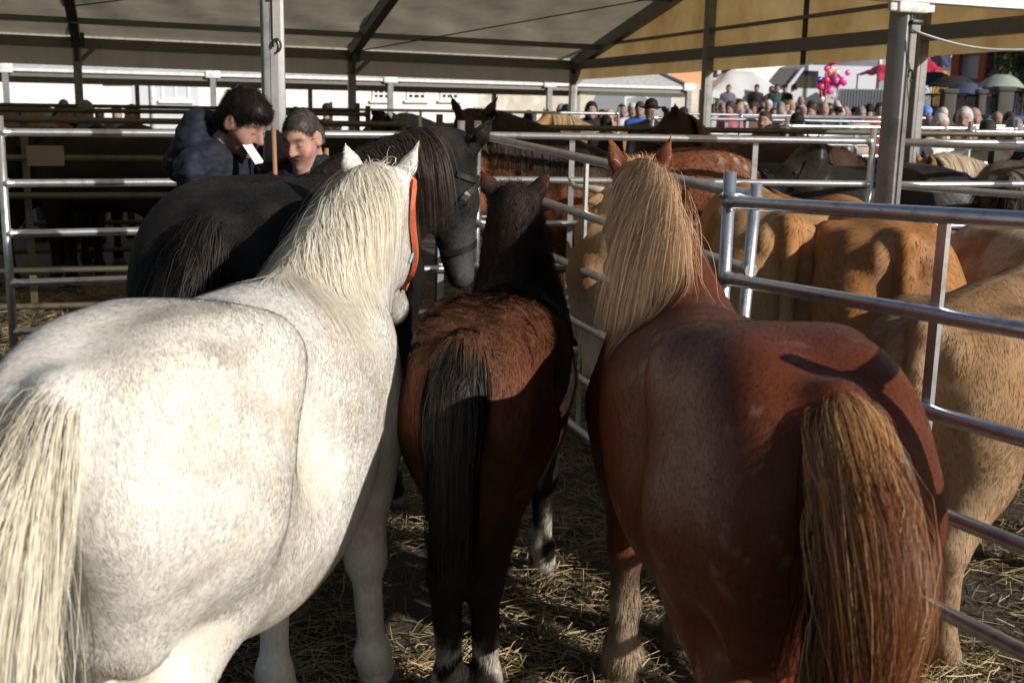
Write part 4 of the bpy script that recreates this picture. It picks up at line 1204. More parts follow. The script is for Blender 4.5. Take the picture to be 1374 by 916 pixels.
def sheet(name, grid, mat, parent, off, sag=None):
    """cloth sheet through a grid of points (n,m,3), with gentle sag / creases"""
    G = np.asarray(grid, float); n, m, _ = G.shape
    P = G.reshape(-1, 3)
    if sag:
        uu = np.repeat(np.linspace(0, 1, n), m); vv = np.tile(np.linspace(0, 1, m), n)
        wt = np.clip(np.minimum(np.minimum(uu, 1 - uu) * 9, np.minimum(vv, 1 - vv) * 20), 0, 1)
        P = P + np.array([0, 0, 1.0]) * (sag * wt * vnoise(P * [1.0, .55, 1], .9, 5, 3))[:, None]
    i = (np.arange(n - 1)[:, None] * m + np.arange(m - 1)[None]).ravel()
    me = np_mesh(name, P - off, np.stack([i, i + 1, i + m + 1, i + m], 1))
    return link_mesh(name, me, mat, parent)
def grid4(a, b, c, d, n, m):
    """corners a->b along m, a->d along n"""
    u = np.linspace(0, 1, n)[:, None, None]; v = np.linspace(0, 1, m)[None, :, None]
    return (np.asarray(a) * (1 - v) + np.asarray(b) * v) * (1 - u) + (np.asarray(d) * (1 - v) + np.asarray(c) * v) * u

# --- near tent: we stand just outside its near eave and look through it
P365 = at(367, 120, 5.9) * [1, 1, 0]; P1200 = at(1203, 120, 7.03) * [1, 1, 0]
E0 = at(-130, 40, 14.5); E1 = at(770, 88, 17.4)          # far eave beam
E108 = E0 + (E1 - E0) * ((at(108, 55, 15.3)[0] - E0[0]) / (E1[0] - E0[0]))
E473 = E0 + (E1 - E0) * ((at(473, 72, 16.4)[0] - E0[0]) / (E1[0] - E0[0]))
NR = np.array([4.10, 7.60, 2.42]); NL = np.array([-8.6, 3.45, 2.62]); N365 = P365 + UPZ * 2.40; N1200 = P1200 + UPZ * 2.42
RISE = 5.15
ridge = lambda e: e + np.array([.312, -.950, 0]) * 5.15 + UPZ * 1.16
tent = thing('tent', 'big grey market tent with a yellowed gable end above the pens', 'tent', (E108[0], E108[1], 0))
TO = np.array(tent.location)
E00 = E0 - TB * 4
R0, R1 = ridge(E00), ridge(E1)
sheet('roof_canvas', grid4(E00 + UPZ * .09, E1 + UPZ * .09, R1 + UPZ * .09, R0 + UPZ * .09, 30, 90), M['canvas'], tent, TO, .045)
sheet('roof_canvas', grid4(R0 + UPZ * .09, R1 + UPZ * .09, NR + UPZ * .09, NL + UPZ * .09, 10, 24), M['canvas'], tent, TO, .02)
v0 = lambda p, h: p - UPZ * h
sheet('valance', grid4(v0(E00, -.24) + TA * .06, v0(E1, -.24) + TA * .06, v0(E1, .25) + TA * .07, v0(E00, .30) + TA * .07, 3, 40), M['canvas'], tent, TO, .008)
# gable end at right: beam, canvas above it, short valance below
G0, G1 = E1, NR
apex = R1
gq = [];
for t in np.linspace(0, 1, 25):
    b = G0 + (G1 - G0) * t
    f = 1 - abs(t - .5) / .5
    top = G0 * (1 - t) + G1 * t + UPZ * (1.16 + .02) * min(1, 1.02 * f) if True else b
    gq.append([b + TB * .05, b * .5 + top * .5 + TB * .05, top + TB * .05])
sheet('gable_canvas', np.array(gq), M['gable_canvas'], tent, TO)
sheet('valance', grid4(v0(G0, 0) + TB * .07, v0(G1, 0) + TB * .07, v0(G1, .17) + TB * .07, v0(G0, .20) + TB * .07, 3, 20), M['gable_canvas'], tent, TO, .006)
bar(MB(), E00, E1 + TB * .08, .10, .13).build('eave_beam', M['tent_steel'], tent, TO)
bar(MB(), G0 - UPZ * .002, G1, .09, .12).build('gable_beam', M['tent_steel'], tent, TO)
bar(MB(), G0 + UPZ * .23, G1 + UPZ * .27, .05, .035).build('gable_rail', M['tent_steel'], tent, TO)
for e in (E108 - (E473 - E108), E108, E473, E1):
    bar(MB(), e + UPZ * .01, ridge(e) + UPZ * .01, .11, .15).build('rafter', M['tent_steel'], tent, TO)
    n_ = ridge(e); tq = (n_ - ridge(E00)) @ TB / np.linalg.norm(ridge(E1) - ridge(E00))
    bar(MB(), n_ + UPZ * .01, (NL + (NR - NL) * np.clip(tq, 0, 1)), .11, .15).build('rafter', M['tent_steel'], tent, TO)
for f in (.20, .62):
    a_ = E00 + (ridge(E00) - E00) * f; b_ = E1 + (ridge(E1) - E1) * f
    bar(MB(), a_ - UPZ * .01, b_ - UPZ * .01, .055, .07).build('purlin', M['tent_steel'], tent, TO)
bar(MB(), R0, R1, .1, .12).build('ridge_beam', M['tent_steel'], tent, TO)
# bracing wires under the far slope
for a_, b_, fa, fb in ((E473, E1, .06, .7), (E108, E473, .3, .75)):
    MB().tube([a_ + (ridge(a_) - a_) * fa - UPZ * .05, b_ + (ridge(b_) - b_) * fb - UPZ * .05], .008, 6).build('bracing_wire', M['dark_steel'], tent, TO)
def post(p, top, w=.10, ax=AXT):
    p = np.asarray(p, float)
    g = float(terrain(np.array([p[0]]), np.array([p[1]]))[0])
    m = MB()
    m.box((p[0], p[1], (g + top) / 2), (w, w, top - g), ax, .008)
    # grooves of an extruded profile
    for q in (TA, -TA):
        m.box(np.array([p[0], p[1], (g + top) / 2]) + q * (w / 2 + .001), (w * .34, .006, top - g - .1), ax)
    return m.build('post', M['alu'], tent, TO)
for e in (E108 - (E473 - E108), E108, E473, E1):
    post(e[:2], e[2] - .03)
    q = e - UPZ * .30
    b_ = MB(); bar(b_, q, e + np.array([.312, -.95, 0]) * .28 + UPZ * .03, .05, .05); bar(b_, q, e + TB * .28 - UPZ * .03, .05, .05); b_.build('knee_brace', M['tent_steel'], tent, TO)
    MB().box(e - TA * .07 + UPZ * .0 + TB * .02, (.16, .012, .22), AXT).build('bracket', M['dark_steel'], tent, TO)
gp = lambda t: G0 + (G1 - G0) * t
tg948 = next(t for t in np.linspace(0, 1, 400) if project(gp(t)[None])[0][0, 0] > 950)
tg1235 = next(t for t in np.linspace(0, 1, 400) if project(gp(t)[None])[0][0, 0] > 1234)
for t in (tg948, tg1235):
    post(gp(t)[:2], gp(t)[2] + 1.0 * min(1, t * 2))
tseam = next(t for t in np.linspace(0, 1, 400) if project(gp(t)[None])[0][0, 0] > 1078)
bar(MB(), gp(tseam) - TB * .0 - UPZ * .19, gp(tseam) + UPZ * 1.0, .05, .03, TB).build('lacing_seam', M['dark_steel'], tent, TO)
# near posts and the sunlit near eave
post(P365[:2], 2.40, .105); AXR = np.stack([np.array([.76, -.65, 0]), np.array([.65, .76, 0]), UPZ]); post(P1200[:2], 2.40, .115, AXR); post(NR[:2], 2.40); post((P365 - (P1200 - P365))[:2], 2.40)
bar(MB(), NL, NR, .12, .13).build('eave_beam', M['white_paint'], tent, TO)
b_ = MB(); b_.box(P1200 + UPZ * 2.43 - TA * .075, (.30, .03, .20), AXT, .01); b_.box(P1200 + UPZ * 2.36 - TA * .08, (.20, .05, .07), AXT, .01)
b_.build('corner_bracket', M['white_paint'], tent, TO)
def ratchet(pp, z, sc=1.0):
    """tension strap with hook hanging at the front of a post"""
    f = pp - TA * .066
    m = MB(); m.box(f + UPZ * (z + .14 * sc), (.036, .010, .24 * sc), AXT); m.box(f - TA * .01 + UPZ * (z + .24 * sc), (.06, .022, .07), AXT, .004)
    o = m.build('strap', M['strap'], tent, TO)
    MB().box(f - TA * .016 + UPZ * (z + .26 * sc), (.075, .035, .022), AXT, .004).build('buckle', M['dark_steel'], o, TO)
    t = np.linspace(0, 2 * math.pi * .8, 14)
    MB().tube([f + UPZ * (z + .02 - .03 * math.cos(q) - .03) + TB * .018 * math.sin(q) - TA * .006 for q in t], .006, 6).build('hook', M['dark_steel'], o, TO)
ratchet(P365 + TB * .012, 2.05)
ratchet(P1200 + TB * .035, 1.99, 1.1)
rc = at(1222, 40, 6.92); rd = at(1400, 66, 6.6)
tt_ = np.linspace(0, 1, 14)
tag(MB().tube([rc + (rd - rc) * t - UPZ * .045 * math.sin(math.pi * t) for t in tt_], .008, 6).build('guy_rope', M['white_paint']), 'white rope tied to the tall post at right and running off the photo', 'rope')

# --- second tent behind
tent2 = thing('tent', 'white roofed second tent in front of the white building', 'tent', at(285, 130, 22.0) * [1, 1, 0])
TO2 = np.array(tent2.location)
S0 = at(-60, 89, 20.6); S1 = at(925, 117, 25.2)
S2r = lambda e: e + TA * 3.2 + UPZ * .62
S3 = lambda e: e + TA * 6.4
sheet('roof_canvas', grid4(S0, S1, S2r(S1), S2r(S0), 8, 40), M['white_pvc'], tent2, TO2, .03)
sheet('roof_canvas', grid4(S2r(S0), S2r(S1), S3(S1), S3(S0), 8, 40), M['white_pvc'], tent2, TO2, .03)
sheet('valance', grid4(S0 - TA * .02, S1 - TA * .02, S1 - UPZ * .05 - TA * .03, S0 - UPZ * .05 - TA * .03, 2, 40), M['white_pvc'], tent2, TO2, .01)
sheet('valance', grid4(S3(S0) + TA * .05, S3(S1) + TA * .05, S3(S1) - UPZ * .26 + TA * .05, S3(S0) - UPZ * .26 + TA * .05, 2, 40), M['brown_canvas'], tent2, TO2, .01)
sheet('gable_canvas', np.array([[S1 * (1 - t) + S3(S1) * t + TB * .03 + UPZ * (.62 * (1 - abs(2 * t - 1))), S1 * (1 - t) + S3(S1) * t + TB * .03 - UPZ * .22 * (1 if 0 < t < 1 else .9)] for t in np.linspace(0, 1, 13)]), M['white_pvc'], tent2, TO2)
bar(MB(), S0 + TA * .06 - UPZ * .09, S1 + TA * .06 - UPZ * .09, .08, .09).build('eave_beam', M['tent_steel'], tent2, TO2)
bar(MB(), S3(S0) - UPZ * .08, S3(S1) - UPZ * .08, .08, .09).build('eave_beam', M['tent_steel'], tent2, TO2)
def tpost2(px, far=False):
    for t in np.linspace(0, 1, 900):
        e = S0 + (S1 - S0) * t
        if far: e = S3(e)
        if project(e[None])[0][0, 0] >= px: break
    g = float(terrain(np.array([e[0]]), np.array([e[1]]))[0])
    MB().box((e[0], e[1], (g + e[2]) / 2 - .03), (.10, .10, e[2] - g - .06), AXT).build('post', M['alu'], tent2, TO2)
    if not far:
        MB().box(e - TA * .05 - UPZ * .0, (.26, .02, .16), AXT, .008).build('bracket', M['white_paint'], tent2, TO2)
        bar(MB(), e + UPZ * .0, S2r(e) - UPZ * .02, .08, .1).build('rafter', M['tent_steel'], tent2, TO2)
        bar(MB(), S3(e) + UPZ * .0, S2r(e) - UPZ * .02, .08, .1).build('rafter', M['tent_steel'], tent2, TO2)
for px in (6, 285, 523, 737, 924): tpost2(px)
for px in (182, 415, 663, 818): tpost2(px, True)
# ------------------------------------------------------------------ buildings and market behind
M['plaster'] = simple('white_plaster', (.80, .79, .76), .85, 0, .05, 3, .15, 30, dirt=(.66, .64, .60), dscale=.6)
M['plaster_grey'] = simple('bluish_plaster', (.52, .54, .58), .85, 0, .06, 4, .1, 30)
M['orange_plaster'] = simple('orange_plaster', (.62, .32, .16), .85, 0, .10, 1.5, .1, 30)
M['stone'] = simple('patched_stone', (.55, .50, .41), .9, 0, .35, 3.2, .5, 14, dirt=(.80, .79, .75), dscale=1.1)
M['glass'] = simple('dark_glass', (.018, .020, .022), .12, 0, .2, 2)
M['red_brick'] = simple('red_facing', (.33, .075, .035), .8, 0, .2, 12, .2, 40)
M['panel_white'] = simple('white_panel_shade_tone', (.44, .42, .46), .6, 0, .06, 2)  # white panels greyed: the shade on them is painted in
M['van_white'] = simple('van_shade_tone', (.50, .52, .58), .25, 0, .04, 2, spec=.5)  # lavender grey puts the shade into the white van's colour
M['truck_box_shade_tone'] = simple('truck_box_shade_tone', (.25, .265, .34), .5, 0, .05, 1)  # white box toned blue grey, its shade painted into the colour
M['rubber'] = simple('rubber', (.02, .02, .02), .8)
M['corrugated'] = simple('corrugated_sheet', (.60, .62, .64), .45, .3, .08, 2)
M['red_awning'] = simple('red_awning', (.55, .02, .06), .7, 0, .15, 5)
M['dark_cloth'] = simple('dark_umbrella_cloth', (.028, .032, .045), .7, 0, .2, 6)
M['blue_cloth'] = simple('slate_umbrella_cloth', (.07, .08, .14), .7, 0, .2, 6)
M['green_cloth'] = simple('pale_green_umbrella_cloth', (.30, .36, .31), .7, 0, .25, 6)
M['white_cloth'] = simple('white_stall_cloth', (.74, .74, .75), .7, 0, .05, 2)
M['concrete'] = simple('concrete_shade_tone', (.085, .078, .066), .9, 0, .25, 5, .3, 30)  # darkened so the stone pillars carry their shade in the colour
M['asphalt'] = simple('asphalt', (.07, .068, .065), .9, 0, .2, 3)
M['yellow_cloth'] = simple('ochre_cloth', (.50, .30, .05), .7, 0, .2, 6)

def gz(x, y): return float(terrain(np.array([float(x)]), np.array([float(y)]))[0])
def facade(name, label, px0, px1, d0, d1, z0, z1, mat, depth=5.0, cat='building'):
    """a building whose front runs from px0 at depth d0 to px1 at depth d1"""
    a = at(px0, 130, d0) * [1, 1, 0]; b = at(px1, 130, d1) * [1, 1, 0]
    d = nrm(b - a); n = np.cross(d, UPZ)           # n points towards us
    root = thing(name, label, cat, (a[0], a[1], z0))
    off = np.array(root.location); ax = np.stack([d, -n, UPZ])
    L = np.linalg.norm(b - a)
    MB().box((a + b) / 2 - n * depth / 2 + UPZ * (z0 + z1) / 2, (L, depth, z1 - z0), ax).build('wall', mat, root, off)
    def onface(px, py):
        """point of the facade plane seen at a pixel"""
        q1, q2 = CAMP, at(px, py, 30.0); dr = q2 - q1
        t = ((a - q1) @ n) / (dr @ n); return q1 + dr * t
    return root, off, ax, n, onface
def window(root, off, ax, n, onface, x0, y0, x1, y1, nx, ny, mat_frame, recess=.03, fr=.05, glass=None):
    c = (onface(x0, y0) + onface(x1, y1)) / 2; p0, p1 = onface(x0, y1), onface(x1, y0)
    w = abs((p1 - p0) @ ax[0]); h = abs(p1[2] - p0[2])
    f = MB()
    for sx in (-1, 1): f.box(c + ax[0] * sx * (w / 2 - fr / 2) + n * recess, (fr, .06, h), ax)
    for sz in (-1, 1): f.box(c + UPZ * sz * (h / 2 - fr / 2) + n * (recess + .002), (w - 2 * fr - .002, .06, fr), ax)
    for i in range(1, nx): f.box(c + ax[0] * (-w / 2 + w * i / nx) + n * (recess - .004), (fr * .8, .05, h - 2 * fr - .004), ax)
    for i in range(1, ny): f.box(c + UPZ * (-h / 2 + h * i / ny) + n * (recess - .007), (w - 2 * fr - .004, .045, fr * .8), ax)
    o = f.build('window', mat_frame, root, off)
    MB().box(c + n * .012, (w - .02, .02, h - .02), ax).build('pane', glass or M['glass'], o, off)
    MB().box(c - UPZ * (h / 2 + .05) + n * (.06), (w + .2, .14, .07), ax).build('sill', mat_frame, o, off)
Fw = facade('white_building', 'long white building behind the second tent with small paned windows', -160, 640, 31.0, 40.0, -1.2, 7.0, M['plaster'])
window(*Fw, 216, 104, 253, 134, 2, 1, M['white_paint'], fr=.06)
MB().box(Fw[4](222, 118) + Fw[3] * .008, (1.9, .03, 3.2), Fw[2]).build('recess_panel', M['plaster_grey'], Fw[0], Fw[1])
for x0, x1 in ((499, 522), (545, 571), (590, 615)): window(*Fw, x0, 118, x1, 134, 3, 2, M['white_paint'], fr=.07)
for x0, x1, y in ((22, 75, 103.5), (141, 180, 109)):
    q0, q1 = Fw[4](x0, y), Fw[4](x1, y)
    bar(MB(), q0 + Fw[3] * .1, q1 + Fw[3] * .1, .2, .10).build('ledge', M['concrete'], Fw[0], Fw[1])
q = Fw[4](203, 120); MB().tube([q + Fw[3] * .08 + UPZ * 2, q + Fw[3] * .08 - UPZ * 1.6], .07, 8).build('downpipe', M['white_paint'], Fw[0], Fw[1])
Fs = facade('orange_building', 'orange rendered building over a patched stone base at the end of the second tent', 634, 950, 40.2, 44.0, -1.2, 9.0, M['orange_plaster'])
MB().box((Fs[4](634, 140) + Fs[4](950, 150)) / 2 * [1, 1, 0] + UPZ * .45 + Fs[3] * .06, (np.linalg.norm(Fs[4](950, 150) - Fs[4](634, 140)), .14, 3.5), Fs[2]).build('stone_base', M['stone'], Fs[0], Fs[1])
for x0, y0, x1, y1 in ((866, 146, 884, 160), (790, 144, 812, 152)):
    window(*Fs, x0, y0, x1, y1, 3, 1, M['concrete'], recess=.16)
for px, w, h, lab in ((880, .9, 1.25, 'tall grey upright slab standing before the stone wall'), (818, .9, .85, 'rounded pale grey slab standing before the stone wall'), (850, 1.2, .55, 'low pale grey slab standing before the stone wall')):
    p_ = at(px, 150, 34.0); r_ = thing('stone_slab', lab, 'slab', (p_[0], p_[1], gz(p_[0], 34)))
    m = MB(); poly = [(-w / 2, 0), (w / 2, 0), (w / 2, h + 1.0), (w / 4, h + 1.25), (-w / 3, h + 1.1), (-w / 2, h + .8)]
    m.prism(poly, -.12, .12, np.stack([nrm(np.array([1, -.35, 0])), UPZ, -np.cross(nrm(np.array([1, -.35, 0])), UPZ)]), (p_[0], p_[1], gz(p_[0], 34)))
    m.build('slab', M['plaster_grey'], r_, np.array(r_.location))
Fp = facade('office_block', 'pale block with dark windows behind the white stall', 905, 985, 52.0, 54.0, .4, 12.0, M['panel_white'])
for x0, x1 in ((942, 962), (968, 980)): window(*Fp, x0, 86, x1, 99, 2, 1, M['dark_steel'])
Fq = facade('white_house', 'white house wall partly hidden by palm leaves above the stall', 985, 1062, 58.0, 59.0, .6, 4.1, M['plaster'])
Ft = facade('pale_block', 'distant pale grey block behind the truck', 1130, 1290, 88.0, 90.0, .6, 16.0, M['plaster_grey'])
for i in range(5): window(*Ft, 1186 + i * 14, 62, 1196 + i * 14, 78, 1, 2, M['white_paint'])
Fr = facade('red_brick_building', 'brick red building with white panels and dark windows at the right edge', 1283, 1460, 34.0, 31.0, .3, 4.25, M['panel_white'])
R_, O_, A_, N_, FF = Fr
for x0, x1 in ((1281, 1291), (1318, 1327), (1352, 1362), (1395, 1405)):
    q0, q1 = FF(x0, 90), FF(x1, 90); w = abs((q1 - q0) @ A_[0])
    MB().box((q0 + q1) / 2 * [1, 1, 0] + UPZ * 2.25 + N_ * .09, (w, .2, 3.9), A_).build('pilaster', M['red_brick'], R_, O_)
for x0, y0, x1, y1 in ((1292, 60, 1316, 70), (1328, 58, 1350, 98), (1292, 106, 1316, 122), (1363, 56, 1392, 80)):
    window(*Fr, x0, y0, x1, y1, 2, 1, M['dark_steel'], fr=.07)

# raised terrace behind the crowd at right, with its wall, fence and stalls
TZ = .48
def terrace():
    V = [(5.0, 36.0), (9.2, 33.6), (13.4, 27.0), (30, 26.0), (60, 120), (-2, 120)]
    MB().prism(V, -1.0, TZ).build('terrace', M['asphalt'])
terrace(); tag(bpy.data.objects['terrace'], kind='structure')
def railing(a, b, z, h, n, label, mat, r=.025):
    a = np.array([*a, z]); b = np.array([*b, z]); root = thing('railing', label, 'railing', a, 0)
    for k, hh in enumerate((h, h * .12)): MB().tube([a + UPZ * hh, b + UPZ * hh], r, 6).build('rail', mat, root, a)
    me = None
    for i in range(n):
        p = a + (b - a) * (i / (n - 1))
        if me is None:
            o = MB().tube([a + UPZ * .02, a + UPZ * (h - .02)], .012 if n > 12 else r, 6).build('bar', mat, root, a); me = o.data
        else:
            o = link_mesh('bar', me, None, root)
        o.location = tuple(p - a)
pA, pB, pC = at(960, 140, 36.5), at(1040, 140, 36.0), at(1128, 140, 34.5)
railing(pA[:2], pB[:2], TZ, 1.0, 24, 'thin grey railing in front of the white stall', M['galv_dull'])
railing(pB[:2] + np.array([.9, -.2]), pC[:2], TZ, 1.0, 22, 'thin grey railing in front of the white van', M['galv_dull'])
pc_ = pB + np.array([.45, -.1, 0]); MB_ = MB().box((pc_[0], pc_[1], TZ + .55), (.35, .35, 1.1), None, .02)
tag(MB_.build('gate_pillar', M['concrete']), 'short concrete pillar between the two thin railings', 'pillar')
# corrugated metal fence: each sheet a fold of its own
cA, cB = at(1121, 140, 30.0), at(1225, 140, 29.0)
fence = thing('corrugated_fence', 'pale corrugated metal fence left of the tall post', 'fence', (cA[0], cA[1], -.2))
nS = 26; dF = nrm((cB - cA) * [1, 1, 0]); LF = np.linalg.norm((cB - cA)[:2]); nF = np.cross(dF, UPZ)
tops = at(1121, 119, 30.0)[2]
base_sheet = None
for i in range(nS):
    w = LF / nS
    if base_sheet is None:
        m = MB(); pr = [(0, 0), (.3, 0), (.42, .035), (.72, .035), (.84, 0), (1, 0)]
        poly = [(x * w, y) for x, y in pr] + [(x * w, y + .004) for x, y in pr[::-1]]
        m.prism(poly, 0, tops + .2, np.stack([dF, nF, UPZ]))
        o = m.build('sheet', M['corrugated'], fence); base_sheet = o.data
    else: o = link_mesh('sheet', base_sheet, None, fence)
    o.location = tuple(dF * w * i)
def van(loc, rz):
    r = thing('white_van', 'white delivery van facing left behind the railing', 'van', loc, rz)
    L_ = dict(parent=r)
    prof = [(-2.4, .35), (2.55, .35), (2.6, .75), (2.55, 1.0), (1.75, 1.22), (1.05, 2.05), (.7, 2.15), (-2.4, 2.15)]
    m = MB(); AXV = np.stack([np.array([1, 0, 0.0]), UPZ, np.array([0, -1.0, 0])]); m.prism(prof, -.95, .95, AXV)
    m.build('body', M['van_white'], r)
    MB().add([(1.72, -.80, 1.30), (1.72, .80, 1.30), (1.13, .74, 2.0), (1.13, -.74, 2.0)], [(0, 1, 2, 3)]).build('windscreen', M['glass'], r).location = (.03, 0, .03)
    for sy in (-1, 1):
        MB().prism([(.35, 1.25), (1.50, 1.25), (1.02, 1.92), (.35, 1.92)], .955, .965, np.stack([np.array([1, 0, 0.0]), UPZ, np.array([0, -1.0 * sy, 0])])).build('side_window', M['glass'], r)
        MB().box((2.57, sy * .7, .85), (.06, .35, .2), None, .02).build('headlight', M['panel_white'], r)
        MB().box((1.35, sy * 1.05, 1.3), (.1, .16, .26), None, .03).build('mirror', M['rubber'], r)
        for x in (-1.5, 1.75):
            w = MB().tube([(x, sy * .78, .34), (x, sy * .97, .34)], .34, 18).build('wheel', M['rubber'], r)
            MB().tube([(x, sy * .96, .34), (x, sy * .985, .34)], .19, 12).build('rim', M['alu'], w)
    MB().box((2.6, 0, .55), (.06, 1.7, .25), None, .02).build('bumper', M['rubber'], r)
    return r
pv = at(1086, 140, 49.0); van((pv[0] + .1, 49.0, TZ + .45), math.radians(196))
pb = at(1146, 110, 52.5)
tr_ = thing('box_truck', 'plain white truck box, coloured blue grey for its shade, behind the balloons', 'truck', (pb[0], 52.5, TZ), math.radians(-22))
MB().box((0, 0, 2.05), (2.45, 5.5, 2.75), None, .04).build('cargo_box', M['truck_box_shade_tone'], tr_)
MB().box((0, 0, .6), (2.0, 5.2, .14)).build('chassis', M['rubber'], tr_)
for x in (-1.0, 1.0):
    for y in (-1.8, 1.6): MB().tube([(x - .14, y, .42), (x + .14, y, .42)], .42, 16).build('wheel', M['rubber'], tr_)
MB().box((1.24, -2.6, 2.05), (.07, .12, 2.75)).build('corner_post', M['dark_steel'], tr_)
def canopy(px0, px1, d, z_eave, rise, depth, label, mat, group=None, posts=True, base=TZ, name='market_stall'):
    a, b = at(px0, 120, d), at(px1, 120, d); c = (a + b) / 2; w = b[0] - a[0]
    r = thing(name, label, 'stall', (c[0], d, base), 0, group)
    n = 12; G = []
    for j in range(9):
        v_ = j / 8; row = []
        for i in range(n + 1):
            u_ = i / n; ed = min(1, 2.2 * min(v_, 1 - v_), 3.2 * min(u_, 1 - u_))
            row.append([-w / 2 + w * u_, depth * v_, z_eave - base + rise * ed - .06 * math.sin(u_ * math.pi * 3) ** 2 * (1 - ed)])
        G.append(row)
    sheet('canopy', np.array(G), mat, r, np.zeros(3), .03)
    sheet('flap', np.array([[g for g in G[0]], [[g[0], g[1] - .02, g[2] - .25] for g in G[0]]]), mat, r, np.zeros(3))
    if posts:
        for x in (-w / 2 + .05, w / 2 - .05):
            for y in (.05, depth - .05): MB().tube([(x, y, 0), (x, y, z_eave - base)], .03, 6).build('pole', M['galv_dull'], r)
    return r
canopy(957, 1052, 39.0, 2.02, .62, 3.2, 'white canvas stall roof left of the van', M['white_cloth'])
canopy(1178, 1222, 44.0, 2.75, .3, 3, 'red stall awning just left of the tall post', M['red_awning'])
canopy(1226, 1268, 40.0, 2.75, .62, 3, 'pointed red stall awning right of the tall post', M['red_awning'])
canopy(1262, 1292, 43.0, 3.0, .5, 3, 'dark blue stall roof beside the brick red building', M['blue_cloth'])
tbl = at(1012, 140, 38.4); m = MB(); m.box((tbl[0], 38.4, TZ + .45), (1.6, .7, .9), None, .02); tag(m.build('crate_stack', simple('wood', (.25, .16, .09), .8, 0, .3, 8)), 'brown wooden counter under the white stall', 'counter')
hang = at(1272, 100, 39.5); MB_ = MB()
G = np.array([[[hang[0] - .45 + .9 * i / 8, 39.5 + .06 * math.sin(i * 2.1), 2.75 - 1.1 * j / 4] for i in range(9)] for j in range(5)])
o = sheet('ochre_cloth', G, M['yellow_cloth'], None, np.zeros(3)); tag(o, 'ochre cloth hanging beside the red awning', 'cloth')
def umbrella(px, py, d, rad, label, mat, h=.35):
    c = at(px, py, d); r = thing('umbrella', label, 'umbrella', (c[0], c[1], c[2] - 1.9), 0, 'umbrellas by the stone pillars')
    V = [(0, 0, 1.9 + h)]; n = 8
    for k in range(3):
        f = (k + 1) / 3
        for i in range(n * 2):
            a = math.pi * i / n; sc = 1.0 if i % 2 == 0 else .96
            V.append((rad * f * sc * math.cos(a), rad * f * sc * math.sin(a), 1.9 + h * (1 - f ** 2.2) - (0 if i % 2 == 0 else -.02)))
    F = [(0, 1 + i, 1 + (i + 1) % (2 * n)) for i in range(2 * n)] + [(1 + k * 2 * n + i, 1 + (k + 1) * 2 * n + i, 1 + (k + 1) * 2 * n + (i + 1) % (2 * n), 1 + k * 2 * n + (i + 1) % (2 * n)) for k in range(2) for i in range(2 * n)]
    MB().add(V, F, True).build('canopy', mat, r)
    MB().tube([(0, 0, 0), (0, 0, 1.9 + h + .08)], .015, 6).build('shaft', M['dark_steel'], r)
    for i in range(0, 2 * n, 2):
        a = math.pi * i / n
        MB().tube([(0, 0, 1.55), (rad * .6 * math.cos(a), rad * .6 * math.sin(a), 1.9 + h * .55)], .006, 4).build('stretcher', M['dark_steel'], r)
umbrella(1252, 115, 31, .62, 'dark grey umbrella nearest the tall tent post', M['dark_cloth'])
umbrella(1279, 118, 29, .62, 'black umbrella left of the first stone pillar top', M['rubber'], .28)
umbrella(1297, 126, 28, .45, 'small slate blue umbrella between the stone pillars', M['blue_cloth'], .25)
umbrella(1320, 125, 30, .5, 'pale violet umbrella between the stone pillars', simple('violet_cloth', (.25, .24, .38), .7), .25)
umbrella(1343, 118, 26, .5, 'pale green patterned umbrella over the right stone pillar', M['green_cloth'], .28)
# stone pillars with iron fence at far right
for px, w, top, lab in ((1273, .27, 125, 'square stone pillar at the left end of the iron fence'), (1317, .17, 126, 'slim stone pillar in the middle of the iron fence'), (1347, .34, 122, 'tall square stone pillar right of the iron fence')):
    b = at(px, top, 25.5)
    r = thing('stone_pillar', lab, 'pillar', (b[0], 25.5, 0))
    MB().box((0, 0, b[2] / 2), (w, w, b[2]), None, .03).build('shaft', M['concrete'], r)
    MB().box((0, 0, b[2] + .04), (w + .05, w + .05, .10), None, .02).build('cap', M['concrete'], r)
iA, iB = at(1232, 140, 25.8), at(1345, 140, 25.4)
railing(iA[:2], iB[:2], .2, at(1300, 128, 25.6)[2] - .2, 48, 'iron bar fence between the stone pillars', M['dark_steel'])
jA, jB = at(1352, 140, 25.4), at(1440, 140, 25.0)
railing(jA[:2], jB[:2], .2, at(1380, 124, 25.2)[2] - .2, 10, 'blue grey fence right of the last stone pillar', M['dark_steel'])
sb = at(1368, 146, 24.5); r = thing('market_table', 'blue covered market table at the right edge', 'table', (sb[0], 24.5, 0))
MB().box((0, 0, 1.5), (1.6, .9, .12), None, .02).build('top', simple('blue_sheet', (.05, .09, .2), .6), r)
MB().box((0, 0, .72), (1.5, .8, 1.42), None, .02).build('base', M['dark_cloth'], r)
lp = at(1213, 90, 38); r = thing('lamp_post', 'white street pole between the truck and the red awning', 'pole', (at(1180, 90, 46)[0], 46, TZ))
MB().tube([(0, 0, 0), (0, 0, 5.5)], .08, 8).build('shaft', M['white_paint'], r); MB().tube([(0, 0, 5.4), (.5, 0, 5.7), (1.1, 0, 5.75)], .05, 8).build('arm', M['white_paint'], r)

